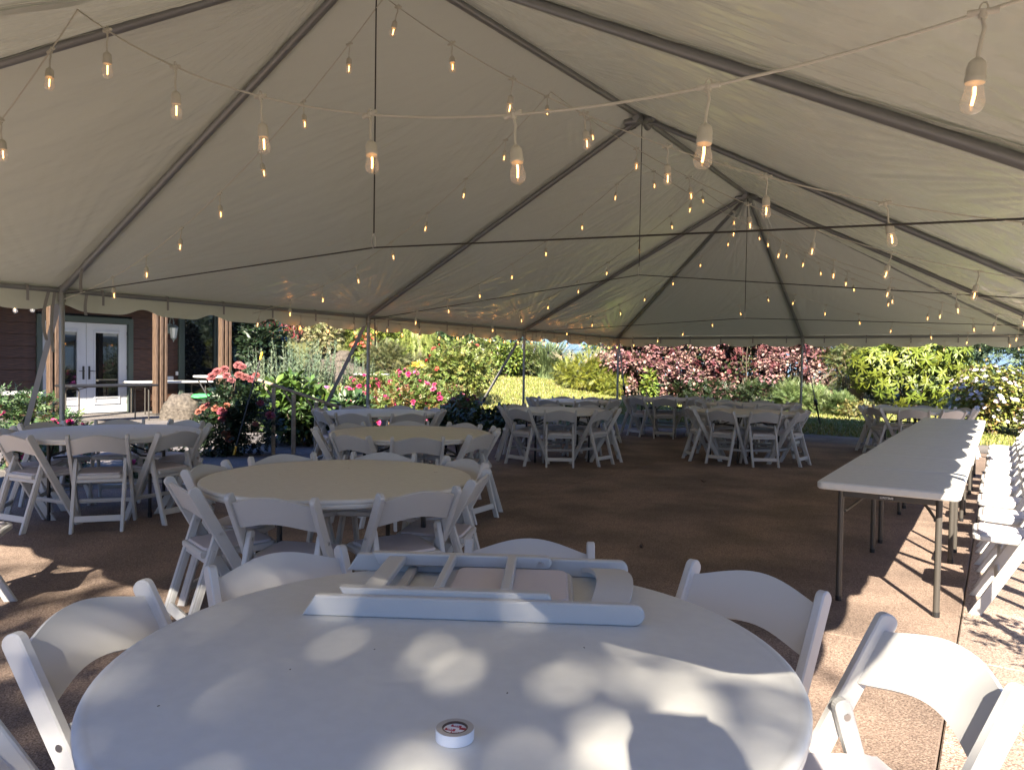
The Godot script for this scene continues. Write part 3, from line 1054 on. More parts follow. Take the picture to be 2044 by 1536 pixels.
func build_tables() -> void:
	var proto := round_table()
	for k in ROUND.size():
		var r: Array = ROUND[k]
		var o: Node3D = proto.duplicate() if k else proto
		o.name = numbered("round_table")
		add_child(o)
		o.position = at(r[0], 0, r[1])
		o.rotation.y = r[3]
		tag(o, r[5], "table", "round white tables set out under the tent")
		if k == 0:
			for q in [[0.40, 0.42, 0.028, 0.2], [-0.19, 0.02, 0.004, 0.0], [-0.35, -0.1, 0.004, 0.5], [0.12, -0.2, 0.005, 0.4], [-0.55, -0.28, 0.005, 0.1], [0.3, 0.05, 0.005, 1.0], [-0.15, 0.3, 0.022, 1.1]]:
				var st := Shape.new()
				st.box(Transform3D(Basis(Vector3.UP, q[3]), Vector3.ZERO), Vector3(q[2], 0.0008, 0.0025), 0.0002)
				var sc := part("scuff_mark", st.mesh(), mats.bark, o)
				sc.position = Basis(Vector3.UP, -r[3]) * Vector3(q[0], 0.7433, -q[1])
	var long := long_table()
	var words := ["white rectangular buffet table at the open end of the row, label on its bar", "second white rectangular buffet table of the row counted from the open patio", "third white rectangular buffet table of the row counted from the open patio", "white rectangular buffet table at the grass end of the row"]
	for k in 4:
		var o: Node3D = long.duplicate() if k else long
		o.name = numbered("buffet_table")
		add_child(o)
		o.position = T(-0.53 + 0.004 * k, 0, 4.70 + 0.915 + k * 1.83)
		o.rotation.y = YAW + [0.0, 0.006, -0.004, 0.003][k]
		tag(o, words[k], "table", "white buffet tables end to end")


func bar(st: Shape, p: Vector3, q: Vector3, wide: float, thick: float, cut_foot: bool, round_head: bool) -> void:
	# a flat moulded board from p up to q; its thickness lies along x
	var u := (q - p).normalized()
	var w := Vector3.RIGHT.cross(u).normalized()
	var long := (q - p).length()
	var poly := PackedVector2Array()
	var h := wide * 0.5
	for sgn in [-1.0, 1.0]:
		var foot := 0.0
		if cut_foot:
			foot = -(w.y * h * sgn) / u.y
		if sgn < 0.0:
			poly.append(Vector2(foot, -h))
		else:
			if round_head:
				for k in 9:
					var an := -PI / 2 + PI * k / 8.0
					poly.append(Vector2(long - h * 0.8 + cos(an) * h * 0.8, sin(an) * h))
			else:
				poly.append(Vector2(long, -h))
				poly.append(Vector2(long, h))
			poly.append(Vector2(foot, h))
	st.prism(poly, thick, Transform3D(Basis(u, w, u.cross(w)), p), 0.004)


func folding_chair() -> Node3D:   # faces -z; floor at y = 0
	var o := Node3D.new()
	var rail_foot := Vector3(0, 0, -0.20)
	var rail_head := Vector3(0, 0.785, 0.225)
	for sx in [-1.0, 1.0]:
		var x := Vector3(sx * 0.215, 0, 0)
		var st := Shape.new()
		bar(st, rail_foot + x, rail_head + x, 0.056, 0.027, true, true)
		part("front_rail", st.mesh(), mats.chair_resin, o)
		st = Shape.new()
		x = Vector3(sx * 0.183, 0, 0)
		bar(st, Vector3(0, 0, 0.255) + x, Vector3(0, 0.585, 0.075) + x, 0.044, 0.027, true, true)
		st.box(Transform3D(Basis(Vector3.RIGHT, -0.298), Vector3(sx * 0.183, 0.26, 0.175)), Vector3(0.031, 0.42, 0.020), 0.003)
		part("rear_leg", st.mesh(), mats.chair_resin, o)
		st = Shape.new()
		st.rod(Vector3(sx * 0.166, 0.545, 0.088), Vector3(sx * 0.2305, 0.545, 0.088), 0.009, 12)
		part("bolt", st.mesh(), mats.bolt_metal, o)
		st = Shape.new()
		st.rod(Vector3(sx * 0.17, 0.43, 0.04), Vector3(sx * 0.2298, 0.43, 0.04), 0.008, 12)
		part("bolt", st.mesh(), mats.chair_resin, o)
	# curved back panel between the rails
	var pts := PackedVector3Array()
	var nu := 17
	var nv := 7
	for j in nv:
		for i in nu:
			var u := i / (nu - 1.0) * 2.0 - 1.0
			var v := j / (nv - 1.0)
			var arch := cos(u * PI * 0.5)
			var lo := 0.612 + 0.036 * pow(arch, 1.3)
			var hi := 0.742 + 0.040 * pow(arch, 1.2)
			var y := lerpf(lo, hi, v)
			pts.append(Vector3(u * 0.207, y, -0.20 + 0.5414 * y + 0.004 + 0.030 * (1.0 - u * u)))
	var st := Shape.new()
	st.sheet(pts, nu, nv, 0.013)
	part("backrest", st.mesh(), mats.chair_resin, o)
	# seat
	var flat := Basis(Vector3.RIGHT, -PI / 2 + 0.03)
	var poly := PackedVector2Array()
	for p in [[-0.158, -0.165], [0.158, -0.165], [0.164, -0.06], [0.197, -0.03], [0.204, 0.1]]:
		poly.append(Vector2(p[0], p[1]))
	for k in 7:
		var an := PI * 0.5 * k / 6.0
		poly.append(Vector2(0.144 + cos(an) * 0.06, 0.175 + sin(an) * 0.05))
	for k in 7:
		var an := PI * 0.5 * (1.0 + k / 6.0)
		poly.append(Vector2(-0.144 + cos(an) * 0.06, 0.175 + sin(an) * 0.05))
	for p in [[-0.204, 0.1], [-0.197, -0.03], [-0.164, -0.06]]:
		poly.append(Vector2(p[0], p[1]))
	st = Shape.new()
	st.prism(poly, 0.034, Transform3D(flat, Vector3(0, 0.440, 0.0)), 0.007)
	part("seat_frame", st.mesh(), mats.chair_resin, o)
	poly = PackedVector2Array()
	for c in [[1, 1, 0], [-1, 1, 1], [-1, -1, 2], [1, -1, 3]]:
		for k in 5:
			var an: float = PI * 0.5 * (c[2] + k / 4.0)
			poly.append(Vector2(c[0] * (0.142 if c[1] > 0 else 0.118) + cos(an) * 0.032, (0.168 if c[1] > 0 else -0.112) + sin(an) * 0.032))
	st = Shape.new()
	st.prism(poly, 0.018, Transform3D(flat, Vector3(0, 0.459, 0.0)), 0.007)
	part("seat_pad", st.mesh(), mats.seat_vinyl, o)
	# cross bars
	for b in [["front_stretcher", 0.20, -0.20 + 0.5414 * 0.20, 0.40, 0.036, 0.020, 0.215], ["rear_stretcher", 0.105, 0.222, 0.34, 0.050, 0.022, 0.18], ["seat_bar", 0.415, 0.128, 0.34, 0.060, 0.020, 0.18]]:
		st = Shape.new()
		st.box(Transform3D(Basis(Vector3.RIGHT, 0.496 if b[0] == "front_stretcher" else -0.298), Vector3(0, b[1], b[2])), Vector3(b[3], b[4], b[5]), 0.004)
		part(b[0], st.mesh(), mats.chair_resin, o)
	return o


func build_chairs() -> void:
	var proto := folding_chair()
	var first := true
	var spots := []
	for k in ROUND.size():
		var r: Array = ROUND[k]
		if k == 0:
			continue
		for j in 8:
			var bearing: float = r[2] + 45.0 * j
			var an := deg_to_rad(bearing + spin(3.0))
			var out := 0.64 + spin(0.045)
			var side: String = SIDES[posmod(roundi((bearing - 10.0) / 45.0), 8)]
			var words := "white chair at the %s of the %s" % [side, r[4]]
			spots.append([at(r[0] + cos(an) * out, 0, r[1] + sin(an) * out), atan2(cos(an), -sin(an)) + spin(0.11), words, "chairs round the " + r[4]])
	# round the first table each stands a little differently: x, away, bearing it has from the table
	for q in [[0.06, 2.42, 87.0, "white folding chair behind the folded chair, back to the open patio"], [-0.60, 2.22, 130.0, "white folding chair with sunlit patch on its back, behind the folded one"], [0.58, 2.10, 42.0, "white folding chair at the shaded buffet-side rim of the tape table"], [0.78, 1.66, 7.0, "sunlit white folding chair pulled out beside the tape table's label"], [-0.86, 1.84, 169.0, "white folding chair at the house side of the tape table"], [-0.60, 1.20, 213.0, "white folding chair only partly in view at the viewer end of the tape table"]]:
		var an := deg_to_rad(q[2])
		spots.append([at(q[0], 0, q[1]), atan2(cos(an), -sin(an)), q[3], "chairs round the tape table"])
	for q in [[-2.98, 4.0, 200.0, "white folding chair at the patio edge, only its legs in view"]]:
		var an := deg_to_rad(q[2])
		spots.append([at(q[0], 0, q[1]), atan2(cos(an), -sin(an)), q[3], ""])
	var nth := ["first", "second", "third", "fourth", "fifth", "sixth", "seventh", "eighth", "ninth", "tenth"]
	for k in 10:
		spots.append([T(0.115 + spin(0.012), 0, 5.30 + 0.66 * k), 0.99 + spin(0.02), "%s sunlit white chair counted from the leaf shadows beside the buffet tables" % nth[k], "sunlit chairs in a row along the buffet tables"])
	for q in spots:
		if first:
			proto.name = numbered("folding_chair")
			add_child(proto)
			proto.position = q[0]
			proto.rotation.y = q[1]
			tag(proto, q[2], "chair", q[3])
			first = false
		else:
			var c := copy_of(proto, "folding_chair", q[2], q[0], q[1], q[3])
			if not q[3]:
				c.remove_meta("group")
	folded_chair()


func folded_chair() -> void:
	var o := thing("folded_chair", "white folding chair folded flat and laid on the round table", "chair", at(-0.06, 0.7435, 2.145), -0.055)
	# x: from the feet to the head of the chair, y up, z: across it (towards the view)
	var x0 := -0.47
	for sz in [-1.0, 1.0]:
		var st := Shape.new()
		var poly := PackedVector2Array([Vector2(x0, 0.0), Vector2(x0 + 0.85, 0.0)])
		for k in 9:
			var an := -PI / 2 + PI * k / 8.0
			poly.append(Vector2(x0 + 0.865 + cos(an) * 0.027, 0.027 + sin(an) * 0.027))
		poly.append(Vector2(x0 + 0.035, 0.054))
		st.prism(poly, 0.027, Transform3D(Basis.IDENTITY, Vector3(0, 0, sz * 0.215)), 0.004)
		part("front_rail", st.mesh(), mats.chair_resin, o)
		st = Shape.new()
		poly = PackedVector2Array([Vector2(x0 + 0.11, 0.03), Vector2(x0 + 0.62, 0.03)])
		for k in 7:
			var an := -PI / 2 + PI * k / 6.0
			poly.append(Vector2(x0 + 0.635 + cos(an) * 0.018, 0.049 + sin(an) * 0.019))
		poly.append(Vector2(x0 + 0.09, 0.068))
		st.prism(poly, 0.036, Transform3D(Basis.IDENTITY, Vector3(0, 0, sz * 0.183)), 0.004)
		part("rear_leg", st.mesh(), mats.chair_resin, o)
		for q in [[0.47, 0.02, 0.2295], [0.635, 0.045, 0.2295], [0.62, 0.05, 0.168]]:
			st = Shape.new()
			st.rod(Vector3(x0 + q[0], q[1], sz * (q[2] - 0.02)), Vector3(x0 + q[0], q[1], sz * q[2]), 0.0075, 14)
			part("bolt", st.mesh(), mats.bolt_metal if q[2] < 0.2 else mats.chair_resin, o)
	for b in [["rear_stretcher", 0.17, 0.05, 0.056, 0.022], ["seat_bar", 0.345, 0.056, 0.022, 0.026], ["seat_bar", 0.53, 0.054, 0.028, 0.03], ["front_stretcher", 0.215, 0.012, 0.03, 0.018]]:
		var st := Shape.new()
		st.box(Transform3D(Basis.IDENTITY, Vector3(x0 + b[1], b[2], 0)), Vector3(b[3], b[4], 0.34 if b[0] != "front_stretcher" else 0.40), 0.004)
		part(b[0].trim_suffix("_lip"), st.mesh(), mats.chair_resin, o)
	var flat := Basis(Vector3.RIGHT, -PI / 2)
	for b in [["seat_frame", 0.338, 0.715, 0.165, 0.014, 0.024, "chair_resin"], ["seat_pad", 0.365, 0.70, 0.15, 0.030, 0.014, "seat_vinyl"]]:
		var st := Shape.new()
		var poly := PackedVector2Array()
		for c in [[1, 1, 0], [0, 1, 1], [0, -1, 2], [1, -1, 3]]:
			for k in 5:
				var an: float = PI * 0.5 * (c[2] + k / 4.0)
				poly.append(Vector2(x0 + (b[2] - 0.03 if c[0] else b[1] + 0.03) + cos(an) * 0.03, c[1] * (b[3] - 0.03) + sin(an) * 0.03))
		st.prism(poly, b[5], Transform3D(flat, Vector3(0, b[4], 0)), 0.006)
		part(b[0], st.mesh(), mats[b[6]], o)
	var pts := PackedVector3Array()
	for j in 5:
		for i in 17:
			var u := i / 16.0 * 2.0 - 1.0
			var arch := cos(u * PI * 0.5)
			pts.append(Vector3(x0 + lerpf(0.745 + 0.036 * arch, 0.845 + 0.038 * arch, j / 4.0), 0.022 + 0.034 * (1.0 - u * u), -u * 0.207))
	var st := Shape.new()
	st.sheet(pts, 17, 5, 0.012)
	part("backrest", st.mesh(), mats.chair_resin, o)


func lamp(dark: bool, lit: bool) -> Node3D:   # hangs from its clip at the origin
	var st := Shape.new()
	st.rod(Vector3(-0.03, 0, 0), Vector3(0.03, 0, 0), 0.0075, 8)
	st.rod(Vector3(0, 0.004, 0), Vector3(0, -0.014, 0), 0.009, 8)
	var loop := PackedVector3Array()
	for q in 9:
		var an := PI * q / 8.0
		loop.append(Vector3(cos(an) * 0.008, 0.006 + sin(an) * 0.014, 0))
	st.tube(loop, 0.0022, 0.0022, 6)
	st.tube(PackedVector3Array([Vector3(0, -0.012, 0), Vector3(0.006, -0.035, 0.002), Vector3(0.003, -0.06, 0.004), Vector3(0, -0.085, 0.002), Vector3(0, -0.1, 0)]), 0.0042, 0.0042, 8)
	st.lathe([Vector2(0, -0.150), Vector2(0.0195, -0.150), Vector2(0.0205, -0.147), Vector2(0.0205, -0.138), Vector2(0.0195, -0.136), Vector2(0.0195, -0.118), Vector2(0.0165, -0.106), Vector2(0.008, -0.098), Vector2(0, -0.097)], 20)
	var o := part("lamp_socket", st.mesh(), mats.cord_dark if dark else mats.cord_white, self)
	remove_child(o)
	st = Shape.new()
	st.lathe([Vector2(0, -0.216), Vector2(0.010, -0.2145), Vector2(0.0185, -0.209), Vector2(0.0235, -0.200), Vector2(0.0245, -0.190), Vector2(0.0225, -0.178), Vector2(0.0185, -0.164), Vector2(0.0160, -0.150)], 20)
	part("bulb", st.mesh(), mats.bulb_glass, o)
	st = Shape.new()
	st.tube(PackedVector3Array([Vector3(0.001, -0.158, 0), Vector3(0.002, -0.175, 0.001), Vector3(-0.001, -0.197, 0)]), 0.0034 if lit else 0.0018, 0.0030 if lit else 0.0018, 8)
	part("filament", st.mesh(), mats.bulb_filament if lit else mats.bulb_filament_off, o)
	return o


func sagging(a: Vector3, b: Vector3, dip: float, count: int) -> PackedVector3Array:
	var pts := PackedVector3Array()
	for k in count + 1:
		var f := float(k) / count
		pts.append(a.lerp(b, f) - Vector3(0, dip * 4.0 * f * (1.0 - f), 0))
	return pts


func string_of_lights(label: String, spans: Array, step: float, protos: Array, start := 0.25, group := "", glow := 0.0) -> void:
	# spans: [from, to, dip]; the cord runs through all of them, a lamp every step
	var o := thing("string_lights", label, "string lights", spans[0][0], 0.0, group)
	var base: Vector3 = spans[0][0]
	var st := Shape.new()
	var left := start
	var n := 0
	for s in spans:
		var pts := sagging(s[0] - base, s[1] - base, s[2], 28)
		st.tube(pts, 0.0042, 0.0042, 6)
		for k in pts.size() - 1:
			var seg := pts[k + 1] - pts[k]
			var long := seg.length()
			while left <= long:
				var p := pts[k] + seg * (left / long)
				var l: Node3D = protos[n % protos.size()].duplicate()
				o.add_child(l, true)
				var flat := Vector2(seg.x, seg.z)
				l.transform = Transform3D(Basis(Vector3.UP, atan2(-seg.z, seg.x)) * Basis.from_euler(Vector3(spin(0.2), 0, spin(0.2))), p)
				if glow > 0.0:
					var om := OmniLight3D.new()
					om.name = "glow"
					om.light_color = Color(1.0, 0.62, 0.28)
					om.light_energy = glow
					om.light_size = 0.012
					om.omni_range = 40.0
					om.omni_attenuation = 2.0
					om.shadow_enabled = true
					l.add_child(om, true)
					om.position = Vector3(0, -0.18, 0)
				n += 1
				left += step
			left -= long
	var c := part("cord", st.mesh(), protos[0].material_override, o)
	o.move_child(c, 0)


func build_lights() -> void:
	var lit := [lamp(false, true)]
	var cool := [lamp(true, false), lamp(true, false), lamp(true, false), lamp(true, true)]
	var where := ["over the round table with the tape roll", "strung from the first leg pole up to the first dropper cable", "strung between the first and second rafters", "strung along the second rafters and dropper cable", "strung halfway between the second and third rafters", "strung beneath the third rafters at the end peak", "strung across the hipped far end of the tent"]
	var rows := [1.9, 4.03, 6.4, 8.6, 10.8, 13.15, 15.2]
	for k in rows.size():
		var s: float = rows[k]
		var top := T(MIDDLE, [3.08, 4.02, 4.08, 3.9, 4.02, 3.95, 3.0][k], s)
		string_of_lights("white bulb string " + where[k], [[T(LEFT_EAVE + 0.05, 2.02, s), top, 0.36], [top, T(RIGHT_EAVE - 0.05, [2.27, 2.0, 2.0, 2.0, 2.0, 2.0, 2.0][k], s), [0.455, 0.34, 0.34, 0.32, 0.34, 0.3, 0.22][k]]], 0.6, lit, [0.20, 0.95, 0.15, 0.35, 0.2, 0.4, 0.3][k], "strings of bulbs across the tent")
	var spans := []
	for k in 5:
		spans.append([T(LEFT_EAVE + 0.06, 2.05, [7.0, 8.9, 11.2, 13.6, 15.6][k]), T(LEFT_EAVE + 0.06, 2.05, [8.9, 11.2, 13.6, 15.6, 17.6][k]), 0.03])
	string_of_lights("glowing bulbs along the house-side eave rail, lighting the valance", spans, 0.52, lit, 0.2, "", 0.0016)
	string_of_lights("bulbs along the eave rail at the far end above the rhododendron", [[T(-1.9, 2.05, 17.7), T(0.7, 2.04, 17.7), 0.04]], 0.62, lit, 0.3)
	string_of_lights("dark cord of clear bulbs from the first leg pole towards the house", [[at(-4.95, 2.13, 8.35), at(-8.1, 2.2, 8.8), 0.05]], 0.28, [cool[0], cool[0], cool[3]], 0.14)
	string_of_lights("dark cord of unlit bulbs hanging outside the far eave before the mountains", [[T(-8.6, 1.99, 13.3), T(-8.6, 1.98, 17.7), 0.22]], 0.55, cool, 0.3)


func pebble(radius: Vector3, number: int, nu := 26, nv := 17) -> ArrayMesh:
	var pts := PackedVector3Array()
	for j in nv:
		for i in nu + 1:
			var th := TAU * i / nu
			var ph := PI * (j / (nv - 1.0)) - PI / 2
			var d := Vector3(cos(th) * cos(ph), sin(ph), -sin(th) * cos(ph))
			var k := 1.0 + 0.42 * wobble.get_noise_3d(d.x * 1.1 + number * 3.1, d.y * 1.1, d.z * 1.1) + 0.10 * wobble.get_noise_3d(d.x * 3.0, d.y * 3.0 + number, d.z * 3.0)
			var q := d * k
			q += d * 0.05 * wobble.get_noise_3d(d.x * 7.0 + number, d.y * 7.0, d.z * 7.0)
			q = Vector3(clampf(q.x, -0.95, 0.98), clampf(q.y, -0.9, 0.97), clampf(q.z, -0.96, 0.96))
			pts.append(q * radius)
	var st := Shape.new()
	st.sheet(pts, nu + 1, nv)
	return st.mesh()


func build_small_things() -> void:
	# roll of tape on the first table
	var o := thing("tape_roll", "roll of white tape with red print inside its core, lying on the first table", "tape", at(-0.092, 0.7435, 1.312), 0.35)
	o.scale = Vector3.ONE * 0.9
	var st := Shape.new()
	st.lathe([Vector2(0.024, 0.0), Vector2(0.0378, 0.0), Vector2(0.038, 0.001), Vector2(0.038, 0.021), Vector2(0.0375, 0.022)], 48)
	part("outer_wrap", st.mesh(), mats.tape_white, o)
	st = Shape.new()
	st.lathe([Vector2(0.0374, 0.0222), Vector2(0.0255, 0.0222)], 48)
	part("tape_edge", st.mesh(), mats.tape_edge, o)
	st = Shape.new()
	st.lathe([Vector2(0.0255, 0.0222), Vector2(0.0253, 0.0226), Vector2(0.0232, 0.0226), Vector2(0.023, 0.022), Vector2(0.023, 0.0)], 48)
	part("core", st.mesh(), mats.core_card, o)
	st = Shape.new()
	st.lathe([Vector2(0.0229, 0.0185), Vector2(0.0, 0.0185)], 40)
	var liner := part("printed_liner", st.mesh(), mats.print_white, o)
	for q in [[-0.0095, 0.001, 0.021], [0.006, 0.0105, 0.021], [-0.0045, -0.0145, 0.017], [0.0145, -0.004, 0.013]]:
		var turn := Basis(Vector3.UP, -0.62)
		st = Shape.new()
		st.box(Transform3D(turn, Vector3(q[0], 0.0190, -q[1])), Vector3(q[2], 0.001, 0.0075), 0.0004)
		part("print_patch", st.mesh(), mats.print_red, liner)
		if q[2] > 0.016:
			part("lettering", text_mesh("URT", 0.0064), mats.print_white, liner, Transform3D(turn * Basis(Vector3.RIGHT, -PI / 2), Vector3(q[0], 0.0201, -q[1])))
	# handrail of wood, going down beside the steps
	o = thing("handrail", "pale wooden handrail on square posts sloping down beside the dark leafy bed", "handrail", at(-3.76, 0, 11.05))
	var r0 := Vector3(0, 1.12, 0)
	var r1 := Vector3(1.28, 0.62, -0.65)
	st = Shape.new()
	var dir := (r1 - r0).normalized()
	var side := dir.cross(Vector3.UP).normalized()
	st.box(Transform3D(Basis(dir, side.cross(dir), side), (r0 + r1) * 0.5), Vector3(r0.distance_to(r1), 0.045, 0.085), 0.006)
	part("top_rail", st.mesh(), mats.rail_wood, o)
	for f in [0.16, 0.365, 0.60, 0.86]:
		var p := r0.lerp(r1, f)
		st = Shape.new()
		st.box(Transform3D(Basis(Vector3.UP, 0.45), Vector3(p.x, p.y * 0.5 - 0.02, p.z)), Vector3(0.052, p.y - 0.04, 0.075), 0.005)
		part("post", st.mesh(), mats.rail_wood, o)
		st = Shape.new()
		st.tube(PackedVector3Array([p + Vector3(-0.01, -0.24, 0), p + Vector3(-0.03, -0.17, 0.005), p + dir * -0.16 + Vector3(0, -0.04, 0)]), 0.017, 0.017, 8)
		part("brace", st.mesh(), mats.rail_wood, o)
	# pole leaning on the rail
	o = thing("broom_handle", "thin black pole with yellow ends leaning against the wooden handrail", "pole", at(-3.95, 0.055, 10.62))
	st = Shape.new()
	st.rod(Vector3(0.03, 0.12, -0.02), Vector3(0.29, 1.36, -0.24), 0.0125, 12)
	part("shaft", st.mesh(), mats.broom_black, o)
	for q in [[0.0, 0.12], [1.36, 1.47]]:
		st = Shape.new()
		var d := Vector3(0.21, 1.0, -0.178)
		st.rod(Vector3(0.005, 0, 0) + d * q[0], Vector3(0.005, 0, 0) + d * q[1], 0.0145, 12)
		part("grip", st.mesh(), mats.broom_yellow, o)
	# timber and stone edging of the raised bed
	o = thing("bed_edging", "low timber edging round the dark leafy bed at the handrail's foot", "edging", T(-8.25, 0, 7.6), YAW)
	for q in [[-0.1, 0.0, 0.1, 3.6, 0.12], [-2.0, -1.9, 3.8, 0.1, 0.12]]:
		st = Shape.new()
		st.box(Transform3D(Basis.IDENTITY, Vector3(q[0] if q[3] > 1.0 else -0.9, 0.065, -1.75 if q[3] > 1.0 else -3.6)), Vector3(0.1 if q[3] > 1.0 else 1.9, 0.13, 3.6 if q[3] > 1.0 else 0.1), 0.012)
		part("sleeper", st.mesh(), mats.rail_wood, o)
	# tall cocktail table with crossed legs
	o = thing("cocktail_table", "tall round white cocktail table on crossed black folding legs before the boulder", "table", at(-6.05, 0, 15.2))
	st = Shape.new()
	st.lathe([Vector2(0, 1.035), Vector2(0.385, 1.035), Vector2(0.40, 1.045), Vector2(0.405, 1.06), Vector2(0.395, 1.078), Vector2(0, 1.08)], 48)
	part("table_top", st.mesh(), mats.table_plastic, o)
	for sz in [-1.0, 1.0]:
		for sx in [-1.0, 1.0]:
			st = Shape.new()
			st.rod(Vector3(sx * 0.36, 0, sz * 0.25 * sx), Vector3(-sx * 0.27, 1.03, sz * 0.2 * sx), 0.015, 10)
			part("leg", st.mesh(), mats.black_steel, o)
	for q in [[0.12, 0.26], [0.55, 0.24]]:
		st = Shape.new()
		st.rod(Vector3(0.36 - 0.63 * q[0] / 1.03, q[0], -q[1]), Vector3(0.36 - 0.63 * q[0] / 1.03, q[0], q[1]), 0.011, 8)
		part("cross_bar", st.mesh(), mats.black_steel, o)
	# tables on the porch
	porch_table("black_folding_table", "black folding table with bent grey legs standing before the white double doors", T(-14.9, 0.13, 8.1), 1.75, 0.62, mats.black_steel, mats.bronze_steel)
	porch_table("porch_table", "white folding table along the house wall behind the middle porch post", T(-16.55, 0.13, 10.45), 1.9, 0.7, mats.table_plastic, mats.bronze_steel)
	porch_table("porch_table", "white folding table beyond the pink flowers, left of the doors", T(-15.3, 0.0, 5.9), 2.0, 0.75, mats.table_plastic, mats.bronze_steel)
	# boulders by the porch, with a green cloth on one
	for q in [[-7.05, 15.9, 0.42, 0.36, 0.34, "tan boulder behind the cocktail table, green cloth on it"], [-6.25, 16.0, 0.40, 0.28, 0.33, "tan boulder half hidden by the coral rose bush"]]:
		o = thing("boulder", q[5], "boulder", at(q[0], 0.22, q[1]), 0.4)
		part("stone", pebble(Vector3(q[2], q[3] * 1.3, q[4]), int(q[1] * 10.0)), mats.rock, o)
	o = thing("green_cloth", "crumpled bright green cloth lying on the boulder by the porch", "cloth", at(-6.55, 0.62, 15.9))
	part("fabric", pebble(Vector3(0.26, 0.06, 0.14), 5), mats.cloth_green, o)
	# garden table among the roses
	o = thing("garden_table", "small white round table standing among the roses on the slope", "table", at(-3.42, land(-3.42, 18.2), 18.2))
	st = Shape.new()
	st.lathe([Vector2(0, 0.61), Vector2(0.42, 0.61), Vector2(0.435, 0.63), Vector2(0.43, 0.655), Vector2(0, 0.66)], 40)
	part("table_top", st.mesh(), mats.table_plastic, o)
	for sx in [-1.0, 1.0]:
		st = Shape.new()
		st.rod(Vector3(sx * 0.3, 0, 0.1 * sx), Vector3(-sx * 0.2, 0.62, 0.1 * sx), 0.014, 8)
		part("leg", st.mesh(), mats.black_steel, o)
	# dry leaves on the patio
	var k := 0
	for q in [[1.02, 5.75, "curled dry leaf on the shaded patio before the open-patio table"], [2.35, 9.1, "small dry leaf on the dark patio among the tables"]]:
		k += 1
		o = thing("dry_leaf", q[2], "leaf", at(q[0], 0.006, q[1]), k * 1.3)
		var pts := PackedVector3Array()
		for j in 5:
			for i in 7:
				var u := i / 6.0
				var w := sin(u * PI) * 0.018
				pts.append(Vector3((u - 0.5) * 0.07, 0.012 * pow(u - 0.4, 2.0) * 6.0 + absf(j - 2.0) * 0.004, (j - 2.0) / 2.0 * w))
		st = Shape.new()
		st.sheet(pts, 7, 5, 0.001)
		part("blade", st.mesh(), mats.bark, o)


func porch_table(called: String, label: String, where: Vector3, long: float, wide: float, top: Material, legs: Material) -> void:
	var o := thing(called, label, "table", where, YAW)
	var st := Shape.new()
	st.box(Transform3D(Basis.IDENTITY, Vector3(0, 0.725, 0)), Vector3(wide, 0.045, long), 0.014)
	part("table_top", st.mesh(), top, o)
	for sz in [-1.0, 1.0]:
		st = Shape.new()
		var h := wide * 0.40
		var z: float = sz * (long * 0.5 - 0.18)
		var pts := PackedVector3Array([Vector3(-h, 0, z)])
		for k in 7:
			var an := PI - PI * 0.5 * k / 6.0
			pts.append(Vector3(-h + 0.08 + cos(an) * 0.08, 0.60 + sin(an) * 0.08, z))
		for k in 7:
			var an := PI * 0.5 - PI * 0.5 * k / 6.0
			pts.append(Vector3(h - 0.08 + cos(an) * 0.08, 0.60 + sin(an) * 0.08, z))
		pts.append(Vector3(h, 0, z))
		st.tube(pts, 0.014, 0.014, 10)
		part("leg", st.mesh(), legs, o)
		st = Shape.new()
		st.rod(Vector3(0, 0.62, z), Vector3(0, 0.70, z - sz * 0.3), 0.009, 8)
		part("brace", st.mesh(), legs, o)


